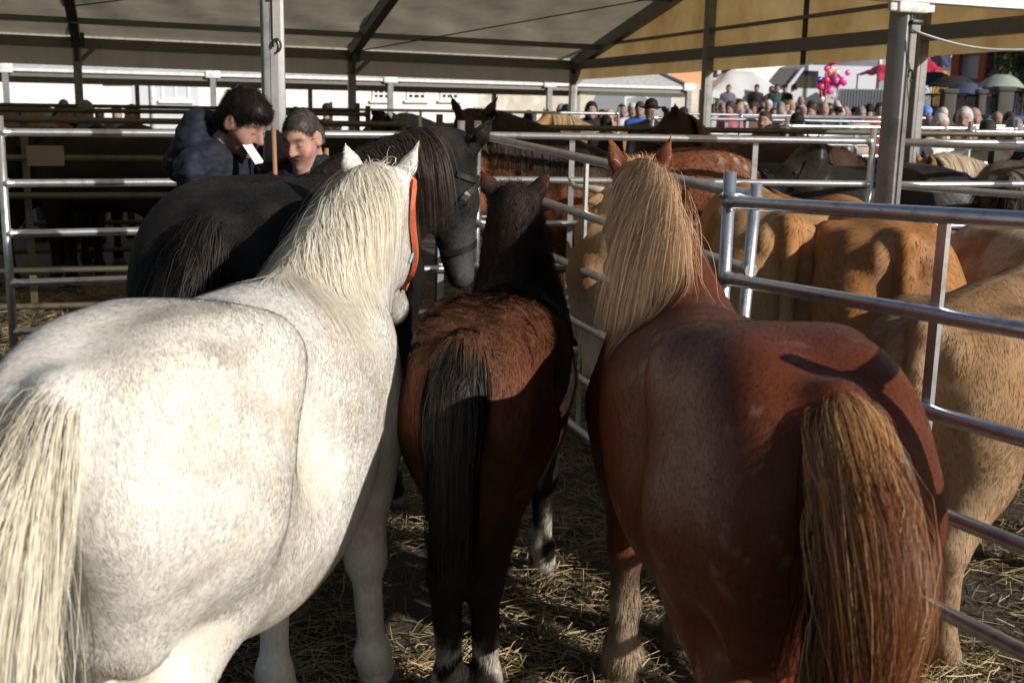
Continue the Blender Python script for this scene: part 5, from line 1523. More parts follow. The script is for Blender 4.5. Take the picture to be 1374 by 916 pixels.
# balloons on sticks held up above the crowd
bl = at(1114, 104, 30.0); bz = thing('balloon_bunch', 'bunch of pink and coloured foil balloons held above the crowd', 'balloons', (bl[0], 30.0, bl[2] - 1.2))
brng = np.random.default_rng(4)
bcols = [(.75, .05, .30), (.80, .12, .45), (.70, .03, .12), (.85, .45, .62), (.08, .10, .45), (.80, .78, .80), (.05, .35, .30), (.75, .25, .05)]
bm_ = [simple('balloon_foil', c, .2, .1, .1, 4) for c in bcols]
cent = [(brng.normal(0, .16), brng.normal(0, .12), 1.2 + brng.normal(-.08, .17)) for _ in range(46)] + [(.05, 0, 1.62), (.10, 0, 1.78), (.15, 0, 1.93)]
for i, c in enumerate(cent):
    r0 = brng.uniform(.05, .085) if i < 46 else .12 - .02 * (i - 46)
    b = bmesh.new(); bmesh.ops.create_uvsphere(b, u_segments=10, v_segments=7, radius=r0)
    for v_ in b.verts: v_.co = Vector((v_.co.x * 1.1 + c[0], v_.co.y * .6 + c[1], v_.co.z * (1.25 - .2 * (v_.co.z < 0)) + c[2]))
    for f in b.faces: f.smooth = True
    me = bpy.data.meshes.new('balloon'); b.to_mesh(me); b.free(); link_mesh('balloon', me, bm_[i % 4 if i < 34 or i > 45 else 4 + i % 4], bz)
    if i % 2 == 0: MB().tube([(0, 0, 0), c], .006, 4).build('stick', M['white_paint'], bz)

# cardboard sheet hung on the shaded rails at left
cb = at(61, 209, 8.05); ax_ = np.stack([nrm(np.array([5.5, 1.4, 0])), nrm(np.array([-1.4, 5.5, 0])), UPZ])
tag(MB().box(cb, (.235, .006, .135), ax_).build('cardboard_sign', simple('cardboard', (.22, .165, .125), .85)), 'blank cardboard sheet hanging on the shaded rails at left', 'cardboard')

# trees
M['bark'] = simple('bark', (.09, .07, .05), .9, 0, .3, 10, .4, 40)
def tree(pos, h, rad, label, cols, n=2600, crown_z=.62, leaf=.16, seed=1):
    rng = np.random.default_rng(seed); pos = np.array(pos, float)
    r = thing('tree', label, 'tree', pos, 0, None)
    m = MB(); m.tube([(0, 0, -.1), (.05, 0, h * .3), (-.05, .05, h * .6), (0, 0, h * .85)], [rad * .09, rad * .07, rad * .045, .02], 8)
    tips = []
    for k in range(9):
        a = k * 2.4; z0 = h * (.3 + .05 * k); e = np.array([math.cos(a) * rad * .7, math.sin(a) * rad * .7, z0 + h * .22]); tips.append(e)
        m.tube([(0, 0, z0), e * [.5, .5, 1] - [0, 0, h * .08], e], [rad * .04, rad * .025, .015], 6)
    m.build('trunk', M['bark'], r)
    cc = rng.normal(0, 1, (60, 3)); cc = nrm(cc) * rng.random((60, 1)) ** .45 * [rad, rad, h * .36] + [0, 0, h * crown_z]
    cc = np.concatenate([cc, np.array(tips)])
    P = cc[rng.integers(0, len(cc), n)] + rng.normal(0, rad * .13, (n, 3))
    d = nrm(rng.normal(0, 1, (n, 3))); u = nrm(np.cross(d, [.3, .2, 1])); L_ = leaf * rng.uniform(.6, 1.4, (n, 1))
    V = np.stack([P - d * L_, P + u * L_ * .45, P + d * L_, P - u * L_ * .45], 1).reshape(-1, 3)
    C = np.asarray(cols)[rng.integers(0, len(cols), n)] * rng.uniform(.6, 1.3, (n, 1))
    me = np_mesh('crown', V, np.arange(n * 4).reshape(-1, 4), smooth=False); set_col(me, np.repeat(C, 4, 0))
    link_mesh('crown', me, M['straw'], r)
G_ = [[.05, .08, .025], [.07, .10, .03], [.035, .06, .02]]
tp = lambda px, d: (at(px, 100, d)[0], d, TZ)
tree(tp(1258, 62), 7.5, 3.2, 'yellowing green tree between the red awnings and the brick red building', G_ + [[.25, .20, .03], [.16, .15, .03]], seed=3)
tree(tp(1042, 66), 9.0, 3.5, 'dark green tree behind the white van', G_, seed=4)
tree(tp(1010, 75), 11.0, 5.0, 'big dark tree far behind the white stall', G_, seed=5, leaf=.25)
tree(tp(1205, 95), 13.0, 6.0, 'big dark tree far behind the truck box', G_, seed=6, leaf=.3)
tree(tp(1395, 29), 4.6, 1.3, 'small tree in front of the brick red building at the right edge', G_, seed=7, leaf=.1)
# ------------------------------------------------------------------ people
def frame(f, up=(0, 0, 1.0)):
    f = nrm(f); l = nrm(np.cross(up, f)); return f, l, np.cross(f, l)
def head_prims(S, c, f, l, u, hs=1.0, fine=True):
    ax = np.stack([f, l, u]); A = lambda x, y, z: c + (f * x + l * y + u * z) * hs
    R = lambda *r: np.array(r) * hs
    S.ell(A(-.008, 0, .025), R(.098, .076, .105), .02, ax)
    S.ell(A(.030, 0, -.030), R(.066, .062, .092), .035, ax)
    S.ell(A(.045, 0, -.082), R(.044, .046, .038), .03, ax)
    if fine:
        S.cone(A(.088, 0, .022), A(.116, 0, -.022), .010 * hs, .0145 * hs, .012)
        for sd in (1, -1):
            S.ell(A(.104, sd * .012, -.026), R(.010, .010, .008), .008, ax)
            S.cone(A(.086, sd * .012, .036), A(.070, sd * .048, .034), .012 * hs, .010 * hs, .014)
            S.ell(A(.098, sd * .031, .012), R(.016, .017, .011), .012, ax, -1)
            S.ell(A(.076, sd * .031, .013), R(.015, .017, .0095), .006, ax); S.ell(A(.077, sd * .032, -.004), R(.013, .017, .008), .010, ax)
            S.ell(A(.062, sd * .042, -.030), R(.026, .022, .026), .03, ax)
        S.cone(A(.089, .018, -.057), A(.089, -.018, -.057), .0075 * hs, .0075 * hs, .010)
        S.cone(A(.087, .015, -.069), A(.087, -.015, -.069), .0085 * hs, .0085 * hs, .010)
        S.ell(A(.104, 0, -.063), R(.011, .027, .0020), .003, ax, -1)
        S.cone(A(.085, .026, -.035), A(.082, .034, -.062), .006 * hs, .005 * hs, .012); S.cone(A(.085, -.026, -.035), A(.082, -.034, -.062), .006 * hs, .005 * hs, .012)
        S.ell(A(.080, 0, -.102), R(.022, .024, .018), .02, ax)
    for sd in (1, -1):
        S.ell(A(-.004, sd * .080, -.002), R(.026, .010, .036), .010, ax)
        if fine: S.ell(A(.002, sd * .092, .002), R(.014, .008, .022), .008, ax, -1)
    return A
def hand_prims(S, w, d, palm_n, sd, k=1.0, curl=.8):
    """palm, four bent fingers, thumb from the side of the palm"""
    d = nrm(d); n = nrm(palm_n - d * (palm_n @ d)); s_ = np.cross(d, n) * sd
    pc = w + d * .055 * k
    S.ell(pc, np.array([.052, .040, .016]) * k, .012, np.stack([d, s_, n]))
    for i, (o, L) in enumerate(((-.030, .066), (-.010, .076), (.011, .071), (.030, .056))):
        a = w + d * .098 * k + s_ * o * k
        b = a + (d * math.cos(curl * .6) + n * math.sin(curl * .6)) * L * .5 * k
        c = b + (d * math.cos(curl * 1.7) + n * math.sin(curl * 1.7)) * L * .5 * k
        S.cone(a, b, .0095 * k, .0088 * k, .006); S.cone(b, c, .0088 * k, .0072 * k, .004)
    t0 = w + d * .03 * k - s_ * .034 * k
    t1 = t0 + nrm(d * .7 - s_ * .6 + n * .45) * .042 * k; t2 = t1 + nrm(d * .9 - s_ * .1 + n * .6) * .032 * k
    S.cone(t0, t1, .013 * k, .011 * k, .010); S.cone(t1, t2, .011 * k, .008 * k, .004)

def person_shape(res, pose, fine=False, hands=True):
    """standing figure at the origin facing +x; returns body sdf, cloth sdf, joints"""
    h = pose.get('h', 1.72) / 1.72
    lean = pose.get('lean', .0)                      # forward lean of the torso
    v = lambda x, y, z: np.array([x, y, z]) * h
    up = np.array([math.sin(lean), 0, math.cos(lean)]); fw = np.array([math.cos(lean), 0, -math.sin(lean)])
    hip = v(0, 0, .95)
    T = lambda x, y, z: hip + (fw * x + np.array([0, y, 0]) + up * z) * h
    nb = T(-.01, 0, .50)
    hf, hl, hu = frame(pose.get('look', (1, 0, -.05)))
    hc = nb + pose.get('neck', np.array([.05, 0, .115])) * h + up * .03
    B, Cl = Sdf(res), Sdf(pose.get('cres', res))
    A = head_prims(B, hc, hf, hl, hu, h * pose.get('hs', 1.0), fine)
    B.cone(A(-.03, 0, -.07), nb + np.array([-.02, 0, -.03]), .054 * h, .066 * h, .03)
    Wd = pose.get('wide', 1.0)
    for S, e in ((B, -.014), (Cl, .012)):
        S.ell(T(0, 0, .30), np.array([.115 + e, .165 * Wd + e, .26]) * h, .05, np.stack([fw, [0, 1, 0], up]))
        S.ell(T(.01, 0, .06), np.array([.115 + e, .160 * Wd + e, .16]) * h, .06)
        for sd in (1, -1):
            sh = T(-.005, sd * .175 * Wd, .435); S.cone(T(0, sd * .05, .455), sh, (.075 + e) * h, (.066 + e) * h, .05)
            el, wr = [T(*q) for q in pose.get('arm' + ('l' if sd > 0 else 'r'), ((-.03, sd * .235 * Wd, .13), (.06, sd * .22 * Wd, -.11)))]
            S.cone(sh, el, (.054 + e) * h, (.045 + e) * h, .03); S.cone(el, wr, (.044 + e) * h, (.031 + e * 1.2) * h, .02)
            if S is B and hands:
                hand_prims(B, wr, nrm(wr - el), np.array([.2, -sd, 0.0]), sd, h, pose.get('curl', .7))
    for sd in (1, -1):
        kn, an = v(.02, sd * .10, .50), v(-.01, sd * .11, .09)
        B.cone(v(0, sd * .09, .92), kn, .088 * h, .060 * h, .03); B.cone(kn, an, .058 * h, .045 * h, .02)
        B.ell(v(.05, sd * .11, .045), np.array([.125, .048, .045]) * h, .03)
    return B, Cl, dict(hc=hc, f=hf, l=hl, u=hu, A=A, T=T, nb=nb, h=h * pose.get('hs', 1.0))
def hair_sdf(res, J, style):
    S = Sdf(res); c, f, l, u, A, h = J['hc'], J['f'], J['l'], J['u'], J['A'], J['h']
    ax = np.stack([f, l, u]); R = lambda *r: np.array(r) * h
    if style == 'short':
        S.ell(A(-.014, 0, .034), R(.104, .084, .108), .02, ax); S.ell(A(-.04, 0, -.02), R(.075, .079, .085), .03, ax)
        S.ell(A(.085, 0, -.035), R(.075, .12, .105), .012, ax, -1); S.ell(A(.0, 0, -.13), R(.16, .13, .095), .02, ax, -1)
    elif style == 'thick':
        S.ell(A(-.012, 0, .038), R(.106, .083, .108), .02, ax); S.ell(A(.038, 0, .088), R(.058, .062, .038), .03, ax); S.ell(A(-.045, 0, -.015), R(.070, .077, .085), .03, ax)
        S.ell(A(.090, 0, -.040), R(.072, .12, .095), .012, ax, -1); S.ell(A(.0, 0, -.14), R(.16, .13, .095), .02, ax, -1)
        for sd in (1, -1): S.ell(A(.005, sd * .09, -.015), R(.036, .03, .050), .008, ax, -1)
    elif style == 'crop':
        S.ell(A(-.010, 0, .029), R(.101, .0785, .1035), .015, ax); S.ell(A(-.04, 0, -.015), R(.071, .075, .08), .03, ax)
        S.ell(A(.090, 0, -.030), R(.074, .12, .108), .010, ax, -1); S.ell(A(.0, 0, -.13), R(.16, .13, .095), .015, ax, -1)
        for sd in (1, -1): S.ell(A(.0, sd * .09, -.005), R(.030, .03, .042), .006, ax, -1)
    elif style == 'long':
        S.ell(A(-.014, 0, .030), R(.110, .092, .112), .02, ax); S.cone(A(-.05, 0, -.02), A(-.07, 0, -.20), .085 * h, .06 * h, .04, l, 1.15)
        S.ell(A(.085, 0, -.045), R(.075, .075, .115), .012, ax, -1)
    elif style == 'beret':
        S.ell(A(-.01, .02, .085), R(.125, .125, .045), .02, ax); S.cone(A(-.01, 0, .05), A(-.01, 0, .06), .085 * h, .085 * h, .02); S.cone(A(-.01, .02, .12), A(-.01, .02, .145), .006, .005, .01)
    elif style == 'cap':
        S.ell(A(-.01, 0, .065), R(.108, .088, .075), .02, ax); S.ell(A(.11, 0, .045), R(.065, .065, .010), .015, ax)
    elif style == 'hat':
        S.ell(A(-.005, 0, .058), R(.165, .155, .014), .015, ax); S.ell(A(-.005, 0, .10), R(.090, .082, .075), .02, ax)
    elif style == 'bald':
        S.ell(A(-.045, 0, .0), R(.072, .081, .065), .02, ax); S.ell(A(.085, 0, -.03), R(.10, .12, .105), .012, ax, -1); S.ell(A(0, 0, .10), R(.09, .07, .06), .02, ax, -1)
    return S
SKIN = np.array([.40, .26, .205])
def body_cols(V, J, trousers, skin=SKIN, stubble=0.0, shirt=(.3, .3, .3)):
    h = J['h']
    q = (V - J['hc']) / h; x, y, z = q @ J['f'], q @ J['l'], q @ J['u']
    C = np.tile(skin, (len(V), 1)) * (1 + .10 * vnoise(V, 20, 3, 2))[:, None]
    face = (np.linalg.norm(q, axis=1) < .17)
    red = np.exp(-((x - .12) ** 2 + y ** 2 + (z + .025) ** 2) / .0009) + .8 * np.exp(-((x - .07) ** 2 + (np.abs(y) - .045) ** 2 + (z + .03) ** 2) / .0012) + .9 * np.exp(-((np.abs(y) - .085) ** 2 + x ** 2 + z ** 2) / .0014)
    C = C * (1 - .28 * np.clip(red, 0, 1)[:, None] * np.array([-.25, .55, .6]))
    lip = np.exp(-(((x - .10) / .022) ** 2 + (y / .024) ** 2 + ((z + .064) / .011) ** 2))
    C = lerp3(C, np.array([.40, .13, .11]), lip * .7)
    if stubble:
        st = ss(-.03, -.06, z) * ss(-.02, .02, x + .3 * np.abs(y)) * (1 - lip) * (np.linalg.norm(q, axis=1) < .2)
        C = lerp3(C, np.array([.10, .065, .05]), np.clip(st, 0, 1) * stubble)
    br = np.exp(-(((x - .088) / .03) ** 2 + ((np.abs(y) - .033) / .024) ** 2 + ((z - .037 + .1 * (np.abs(y) - .03)) / .0075) ** 2))
    C = lerp3(C, np.array([.04, .028, .02]), np.clip(br * 1.3, 0, 1) * .85)
    ey = np.exp(-(((np.abs(y) - .031) / .0135) ** 2 + ((z - .0035) / .0042) ** 2)) * (x > .055)
    C = lerp3(C, np.array([.035, .022, .018]), np.clip(ey * 1.2, 0, 1) * .85)
    low = (V[:, 2] < .98 * h)
    arm = np.abs(V[:, 1]) > .19 * h
    C[low & ~arm] = trousers; C[V[:, 2] < .085 * h] = (.03, .025, .02)
    tor = (~low) & (V[:, 2] < J['nb'][2] - .03) & (np.abs(V[:, 1]) < .2)
    C[tor] = shirt
    return C
def cloth_cols(V, col, seed=1, panel=None):
    C = np.tile(np.asarray(col, float), (len(V), 1)) * (1 + .18 * vnoise(V, 7, seed, 3))[:, None]
    return C
PSH = {}
def variant(i, near):
    """a few shared figures for the crowd: fine head, coarser body and coat"""
    key = (i, near)
    if key not in PSH:
        r = random.Random(i)
        pose = dict(h=1.72, look=(1, r.uniform(-.4, .4), r.uniform(-.4, .02)), lean=r.uniform(0, .14), wide=r.uniform(.95, 1.15),
                    arml=((-.03, .24, .14), (r.uniform(.02, .22), .17, r.uniform(-.1, .12))), armr=((-.03, -.24, .14), (r.uniform(.02, .22), -.17, r.uniform(-.1, .12))))
        B, Cl, J = person_shape(.034 if near else .045, pose)
        for a in np.linspace(0, 2 * math.pi, 7)[:-1]:      # collar
            q = J['nb'] + np.array([math.cos(a) * .062 - .01, math.sin(a) * .062, .0]); Cl.cone(q - UPZ * .02, q + UPZ * .045, .026, .020, .03)
        B.evaluate(); Cl.evaluate()
        Hd = Sdf(.0135 if near else .019)
        A = head_prims(Hd, J['hc'], J['f'], J['l'], J['u'], .98, True)
        Hd.cone(A(-.03, 0, -.07), J['nb'] + np.array([-.02, 0, -.08]), .054, .066, .03); Hd.evaluate()
        V, Q = B.mesh(1); hv, hq = Hd.mesh(1)
        keep = (V[Q][..., 2] < J['nb'][2] + .0).all(1)       # the coarse shell stops inside the collar, the fine head takes over
        BQ = np.concatenate([Q[keep], hq + len(V)]); BV = np.concatenate([V, hv])
        used = np.zeros(len(BV), bool); used[BQ.ravel()] = True
        rm = np.cumsum(used) - 1
        PSH[key] = ((BV[used], rm[BQ]), Cl.mesh(1), J, {})
    return PSH[key]
def person(label, px, d, face, coat, hair=('short', (.05, .035, .025)), trousers=(.04, .04, .05), h=1.0, vi=0, z=None, group=None, skin=SKIN, py=None, x=None):
    (BV, BQ), (CV, CQ), J, H = variant(vi, d < 16.5)
    X = at(px, 150, d)[0] if x is None else x
    Z = gz(X, d) if z is None else z
    r = thing('person', label, 'person', (X, d, Z), math.radians(face), group)
    r.scale = (h, h, h)
    me = np_mesh('body', BV, BQ); set_col(me, np.clip(body_cols(BV, J, trousers, skin), 0, 1)); link_mesh('body', me, M['skin_cloth'], r)
    me = np_mesh('coat', CV, CQ); set_col(me, np.clip(cloth_cols(CV, coat, vi), 0, 1)); link_mesh('coat', me, M['skin_cloth'], r)
    st, hc = hair
    if st not in H:
        S = hair_sdf(.016 if d < 16.5 else .021, J, st); S.evaluate(); H[st] = S.mesh(1)
    HV, HQ = H[st]
    nm = 'hat' if st in ('cap', 'hat', 'beret') else 'hair'
    me = np_mesh(nm, HV, HQ)
    set_col(me, np.clip(np.tile(hc, (len(HV), 1)) * (1 + .25 * vnoise(HV, 30, 2, 2))[:, None], 0, 1))
    link_mesh(nm, me, M['skin_cloth'], r)
    return r

# --- the two men behind the black horse
def big_man(label, loc, rz, pose, hair, haircol, jackcol, skin, stub, shirt, extra=None):
    B, Cl, J = person_shape(.0075, dict(pose, cres=.010), True)
    if extra: extra(B, Cl, J)
    B.evaluate(); Cl.evaluate()
    r = thing('person', label, 'person', loc, rz)
    V, Q = B.mesh(1); me = np_mesh('body', V, Q); set_col(me, np.clip(body_cols(V, J, (.03, .035, .05), skin, stub, shirt), 0, 1)); link_mesh('body', me, M['skin_cloth'], r)
    V, Q = Cl.mesh(1)
    N = vert_normals(V, Q)
    V = V + N * (.008 * vnoise(V * [1, 1, .6], 7, 5, 3) + .006 * np.abs(vnoise(V * [.6, .6, 1.5], 8, 9, 2)) + .005 * np.sin(V[:, 2] * 70 + 3 * vnoise(V, 5, 8, 2)) * ss(.10, .2, np.abs(V[:, 1])))[:, None]
    me = np_mesh('jacket', V, Q); set_col(me, np.clip(cloth_cols(V, jackcol, 4), 0, 1)); link_mesh('jacket', me, M['skin_cloth'], r)
    S = hair_sdf(.0068, J, hair); S.evaluate(); V, Q = S.mesh(1); N = vert_normals(V, Q)
    C = np.tile(haircol, (len(V), 1)) * (1 + .2 * vnoise(V, 40, 2, 2))[:, None]
    if hair == 'crop': C = lerp3(C, np.array([.17, .15, .135]), ss(.06, -.02, (V - J['hc']) @ J['u']))
    rng = np.random.default_rng(5); A = J['A']
    def flow(p, n):
        q = (p - J['hc'])
        return nrm(J['f'] * .9 + J['l'] * (q @ J['l'])[:, None] * 6 - J['u'] * .5)
    L = .030 if hair == 'thick' else .013
    hh = coat_hairs(V, Q, N, C, 9000, L, .0009, flow, np.ones(len(V)), rng, .55 if hair == 'thick' else .9, .9, None, .6, .2)
    body_object('hair', V, Q, N, C, [hh], M['coat_gloss'], r)
    for sd in (1, -1):
        b = bmesh.new(); bmesh.ops.create_uvsphere(b, u_segments=8, v_segments=6, radius=.0088)
        for vv in b.verts: vv.co += Vector(A(.0795, sd * .031, .0045))
        for f in b.faces: f.smooth = True
        m_ = bpy.data.meshes.new('eye'); b.to_mesh(m_); b.free(); link_mesh('eye', m_, M['eye'], r)
    return r, J
def hood(B, Cl, J):
    nb, T = J['nb'], J['T']
    Cl.cone(T(-.09, .09, .53), T(-.09, -.09, .53), .062, .062, .05); Cl.cone(T(-.12, 0, .60), T(-.16, 0, .42), .075, .10, .06, (0, 1, 0), 1.3)
    Cl.cone(T(.06, .075, .47), T(.11, .03, .40), .030, .026, .03); Cl.cone(T(.06, -.075, .47), T(.11, -.03, .40), .030, .026, .03)
    Cl.cone(T(.115, 0, .40), T(.13, 0, .05), .012, .012, .012)
def collar(B, Cl, J):
    T = J['T']
    for a in np.linspace(-2.5, 2.5, 11):
        Cl.cone(T(-.02 + .085 * math.cos(a + math.pi), .085 * math.sin(a + math.pi), .49), T(-.02 + .085 * math.cos(a + math.pi), .088 * math.sin(a + math.pi), .545), .016, .012, .022)
    Cl.ell(T(.13, 0, .40), np.array([.06, .045, .14]), .02, None, -1)
    B.ell(T(.085, 0, .36), np.array([.045, .07, .16]), .03)
m1 = at(276, 200, 5.62)
man1, J1 = big_man('young man with thick dark hair and navy hooded coat, head bowed over papers', (m1[0], 5.62, 0), math.radians(-20),
    dict(h=1.84, lean=.16, look=(.86, -.12, -.52), neck=np.array([.125, -.01, .10]), wide=1.08, hs=1.06, arml=((.10, .25, .17), (.30, .08, .16)), armr=((.10, -.25, .17), (.32, -.06, .17)), curl=1.0),
    'thick', (.018, .014, .012), (.012, .014, .024), np.array([.36, .22, .165]), .6, (.03, .03, .04), hood)
m2 = at(417, 200, 5.78)
man2, J2 = big_man('grey haired man in a dark jacket looking down, holding a wooden stick', (m2[0], 5.78, 0), math.radians(-98),
    dict(h=1.755, lean=.10, look=(.88, -.22, -.42), neck=np.array([.075, .0, .10]), wide=1.06, hs=1.03, arml=((.05, .26, .15), (.20, .16, .02)), armr=((.06, -.27, .16), (.21, -.20, .10)), curl=1.5),
    'crop', (.075, .063, .052), (.011, .012, .017), np.array([.44, .26, .20]), .15, (.02, .025, .08), collar)
pp = at(337, 202, 5.45)
b_ = MB(); dpp = nrm(at(348, 219, 5.40) - at(326, 186, 5.50)); sp_ = nrm(np.cross([.55, -.80, .25], dpp))
b_.box(pp, (.165, .044, .003), np.stack([dpp, sp_, np.cross(dpp, sp_)])); b_.box(pp - np.cross(dpp, sp_) * .006 + dpp * .006, (.155, .040, .002), np.stack([dpp, sp_, np.cross(dpp, sp_)]))
tag(b_.build('paper', simple('paper', (.85, .85, .85), .6, 0, .03)), 'white folded paper slip in front of the young man with dark hair', 'paper')
s0, s1 = at(367, 170, 5.52), at(369, 235, 5.50); dd = nrm(s0 - s1)
tag(MB().tube([s0, s0 - dd * .5, s0 - dd * 1.35], [.011, .012, .013], 8).build('stick', simple('stick_wood', (.34, .17, .075), .6, 0, .25, 20)), 'straight wooden stick held upright between the two men', 'stick')
s0 = at(438, 199, 5.75); tag(MB().tube([s0, s0 - UPZ * 1.2], .011, 8).build('stick', bpy.data.materials['stick_wood']), 'wooden stick tip beside the grey haired man\'s shoulder', 'stick')
uq = at(333, 200, 6.1); tag(MB().box((uq[0], uq[1], .83), (.045, .03, 1.66), AXT, .004).build('steel_upright', M['galv_dull']), 'flat grey steel upright behind the white paper slip', 'upright')

# --- the crowd
BR, GR, WH, BL, BD = (.05, .035, .025), (.22, .21, .20), (.50, .49, .47), (.012, .010, .010), (.42, .28, .12)
NAVY, BLUE, RED, GREEN, BEIGE, GREYC, BLACK, ORG, PINK, WHITE_, BROWN, TEAL = (.025, .03, .06), (.05, .13, .42), (.40, .05, .05), (.04, .09, .06), (.38, .31, .22), (.16, .16, .17), (.016, .016, .017), (.65, .22, .03), (.55, .16, .22), (.7, .69, .66), (.13, .075, .045), (.06, .25, .27)
crowd = [  # px, depth, facing, coat, hair, label
    (36, 15.5, -70, NAVY, ('beret', BL), 'person in navy wearing a dark beret, at far left of the crowd'),
    (48, 14.8, -150, RED, ('long', BD), 'blonde person in red beside the beret wearer at far left'),
    (80, 14.6, -60, ORG, ('short', BR), 'person in an orange vest in the far left crowd'),
    (101, 15.2, -120, BLACK, ('bald', GR), 'bald person in black in the far left crowd next to a tent post'),
    (122, 14.4, 170, (.10, .13, .20), ('short', GR), 'grey haired person in slate blue jacket right of the far left tent post'),
    (83, 19.5, 90, BLACK, ('short', BL), 'dark silhouetted person behind the orange vest in the far left crowd'),
    (96, 21.0, 90, BLACK, ('cap', BL), 'person in a dark cap silhouetted against the white wall at far left'),
    (133, 22.0, 100, BLACK, ('short', BL), 'dark silhouetted person against the white wall between the ledges'),
    (155, 19.0, 80, BLACK, ('hat', BL), 'person in a broad dark hat silhouetted against the white wall'),
    (180, 15.3, -100, BROWN, ('short', BR), 'person in brown standing left of the young man in the hooded coat'),
    (396, 22.0, 90, BLACK, ('cap', BL), 'person in a dark cap right of the tall grey post, against the white wall'),
    (436, 20.5, 80, BLACK, ('hat', BL), 'person in a dark hat above the grey haired man\'s head'),
    (664, 20.0, 60, NAVY, ('short', BL), 'dark haired person behind the neck of the rough bay horse'),
    (686, 19.0, 120, BLACK, ('cap', BL), 'person in a dark cap behind the middle of the bay horse\'s neck'),
    (709, 18.0, 80, BLACK, ('short', BL), 'black haired person left of the corner tent post'),
    (760, 19.4, 90, NAVY, ('hat', BL), 'person in a dark hat directly left of the corner tent post'),
    (752, 21.5, 70, GREYC, ('short', GR), 'grey haired person behind the corner tent post'),
    (793, 18.5, -90, BLACK, ('long', BL), 'person with long black hair right of the corner tent post'),
    (806, 22.0, -60, PINK, ('short', BR), 'person in pink between the corner tent post and the stone slabs'),
    (820, 20.6, -110, BEIGE, ('bald', GR), 'balding person in beige below the pale stone slabs'),
    (834, 23.0, -80, RED, ('short', BR), 'person in red below the low stone slab'),
    (846, 21.2, -70, WHITE_, ('short', WH), 'white haired person in a white top below the low stone slab'),
    (858, 19.6, -90, BLUE, ('short', BR), 'person in bright blue left of the brown horse\'s ears'),
    (873, 15.2, 80, BLACK, ('hat', BL), 'person in a round dark hat just left of the brown horse\'s ears'),
    (814, 15.6, 95, BLACK, ('short', BL), 'black haired person seen from behind near the middle rails'),
    (918, 17.6, 90, BLACK, ('hat', BL), 'person in a dark hat right of the brown horse\'s ears'),
    (958, 20.5, -100, GREYC, ('short', BR), 'brown haired person in grey just right of the gable post'),
    (967, 19.4, -70, WHITE_, ('short', GR), 'grey haired person in white near the gable post'),
    (980, 18.6, -110, PINK, ('long', BR), 'long haired person in pink near the gable post'),
    (990, 21.5, -80, BLUE, ('short', BR), 'person in blue behind the pink coat near the gable post'),
    (1004, 18.8, -90, BROWN, ('bald', GR), 'balding person in brown below the white stall'),
    (1018, 20.0, -60, NAVY, ('short', BL), 'dark haired person in navy below the white stall'),
    (1030, 14.2, -140, GREYC, ('short', BR), 'brown haired person in grey closest to the middle rails'),
    (1040, 22.5, 100, BLUE, ('cap', BLUE), 'person in a blue coat and blue cap below the white van'),
    (1046, 19.0, -90, RED, ('short', GR), 'grey haired person in red below the white van'),
    (1057, 20.8, -70, BEIGE, ('long', BD), 'blonde person in beige below the white van'),
    (1062, 17.4, -100, GREYC, ('short', WH), 'white haired person in grey below the white van'),
    (1072, 13.8, 85, BLACK, ('hat', BL), 'person in a flat topped black hat seen from behind near the tied posts'),
    (1077, 19.4, -80, PINK, ('bald', GR), 'bald person in a pink coat below the balloons'),
    (1090, 18.0, -120, BLUE, ('short', BR), 'person in a blue coat below the balloons'),
    (1098, 22.0, -80, BLACK, ('short', GR), 'grey haired person in black below the balloons'),
    (1104, 16.6, -95, NAVY, ('bald', WH), 'pink headed bald person in navy behind the bright rail'),
    (1112, 19.6, -60, BROWN, ('short', BR), 'brown haired person in brown before the corrugated fence'),
    (1127, 20.2, -90, GREEN, ('short', WH), 'white haired person in dark green before the corrugated fence'),
    (1148, 18.4, -100, BLACK, ('beret', BL), 'person in a black beret before the corrugated fence'),
    (1152, 16.4, -70, BEIGE, ('short', GR), 'grey haired person in beige left of the tall tent post'),
    (1168, 19.0, 100, NAVY, ('short', BL), 'dark haired person in navy left of the tall tent post'),
    (1177, 17.6, -80, RED, ('short', BR), 'brown haired person in red beside the tall tent post'),
    (1213, 16.0, -90, GREYC, ('short', BR), 'person in grey between the two posts at right'),
    (1237, 11.4, 150, (.03, .035, .05), ('short', BR), 'brown haired person in dark blue right of the tall post'),
    (1249, 13.2, -100, NAVY, ('bald', BR), 'bald person in navy facing us right of the tall post'),
    (1256, 12.2, -60, WHITE_, ('short', WH), 'white haired person in white right of the tall post'),
    (1241, 18.5, -90, (.12, .28, .62), ('cap', (.12, .28, .62)), 'person in a light blue cap behind the brown haired one at right'),
    (1297, 12.6, -120, BEIGE, ('short', WH), 'white haired person in beige below the iron fence'),
    (1302, 11.8, -80, GREYC, ('bald', WH), 'bald person in grey below the iron fence'),
    (1333, 11.0, 90, (.05, .055, .035), ('hat', (.03, .032, .02)), 'person in olive with a broad olive hat seen from behind at right'),
    (1362, 13.0, -90, RED, ('short', GR), 'grey haired person in red at the right edge'),
    (1352, 15.6, -80, NAVY, ('short', BR), 'brown haired person in navy near the right edge'),
]
for i, (px, d, fc, coat, hair, lab) in enumerate(crowd):
    if 950 < px < 1185 and d > 15: d = d * 1.22
    person(lab, px, d, fc, coat, hair, ((.04, .04, .05), (.05, .06, .10), (.08, .07, .06))[i % 3], .93 + .02 * ((i * 7) % 6), i % 6, group='market crowd', skin=SKIN * (.9 + .03 * (i % 5)))
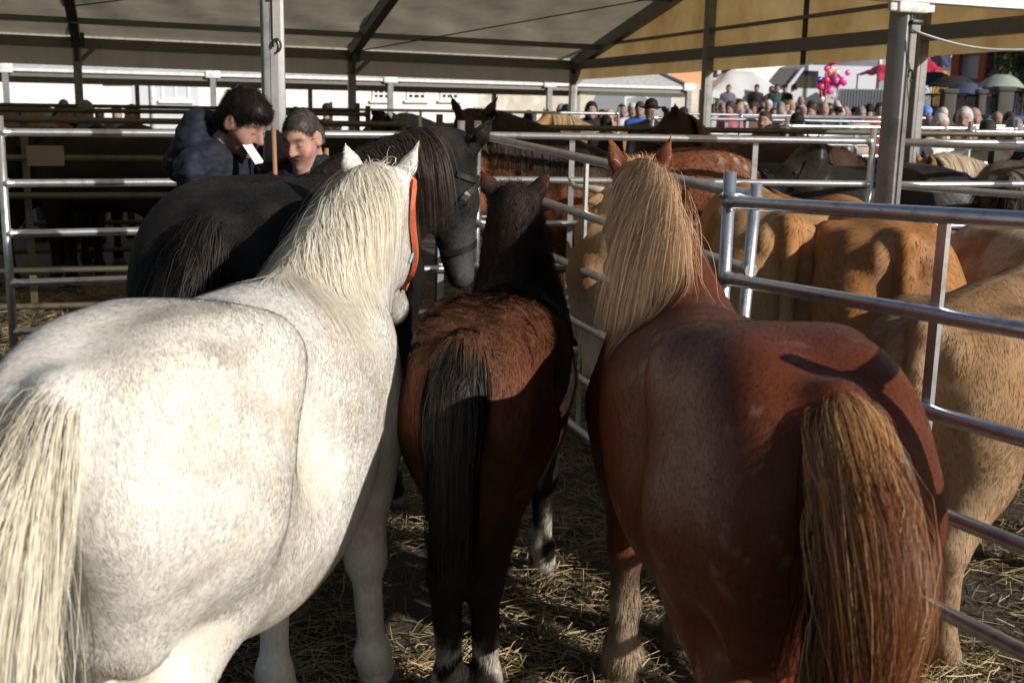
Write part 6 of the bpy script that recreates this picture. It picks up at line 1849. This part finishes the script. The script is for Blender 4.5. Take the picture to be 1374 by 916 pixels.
for i, (px, d, fc, coat, hair, lab, hh) in enumerate((
    (1040, 37.2, -90, GREEN, ('short', BR), 'person in dark green standing on the terrace left of the van', 1.0),
    (1031, 37.8, -60, BROWN, ('short', BL), 'person in brown standing on the terrace under the stall edge', .97),
    (1052, 37.4, -120, BLACK, ('cap', BL), 'person in black and a cap on the terrace in front of the van', 1.0),
    (975, 37.9, -80, (.14, .12, .18), ('short', BR), 'person in purple grey at the left end of the stall', .98),
    (1013, 38.9, -90, BLACK, ('short', BL), 'person in black serving behind the wooden counter', 1.0))):
    person(lab, px, d, fc, coat, hair, h=hh, vi=i % 6, z=TZ, group='people on the terrace')
for px, d, fc, coat, hair, lab, zz in (
    (1073, 33.0, -90, (.34, .33, .27), ('bald', GR), 'stout person in a pale open jacket standing above the crowd', .15),
    (1122, 29.2, -100, BLACK, ('short', WH), 'white haired balloon seller in black under the balloons', .05),
    (1133, 26.5, -90, BLACK, ('bald', GR), 'balding person in a black coat in front of the corrugated fence', -.05)):
    person(lab, px, d, fc, coat, hair, vi=2, z=zz)
# fill the crowd: more heads between the listed ones
names = dict(navy=NAVY, blue=BLUE, red=RED, green=GREEN, beige=BEIGE, grey=GREYC, black=BLACK, pink=PINK, white=WHITE_, brown=BROWN, teal=TEAL)
hairs_ = [('short', BR, 'brown haired'), ('short', GR, 'grey haired'), ('bald', WH, 'balding'), ('short', WH, 'white haired'), ('long', BR, 'long haired'), ('cap', BL, 'black capped'), ('cap', BEIGE, 'beige capped')]
marks = ((965, 'by the gable post'), (1000, 'under the white stall'), (1040, 'left of the van'), (1085, 'under the balloons'), (1140, 'before the corrugated fence'), (1285, 'below the iron fence'))
cr = random.Random(12); seen = set()
for k in range(40):
    px = 956 + (k * 229 / 40) + cr.uniform(-3, 3) if k < 34 else 1262 + (k - 34) * 19
    d = cr.choice((21.5, 24.5, 26.5, 28.0, 29.0)) if k < 34 else cr.uniform(15, 19)
    while True:
        cn = cr.choice(list(names)); hr = cr.choice(hairs_); mk = min(marks, key=lambda m_: abs(m_[0] - px))[1]
        if (cn, hr[2], mk) not in seen: break
    seen.add((cn, hr[2], mk))
    person('%s person in %s deep in the crowd %s' % (hr[2], cn, mk), px, d, cr.uniform(-160, -20), names[cn], hr[:2], h=cr.uniform(.92, 1.03), vi=k % 6, group='market crowd', skin=SKIN * cr.uniform(.8, 1.05))
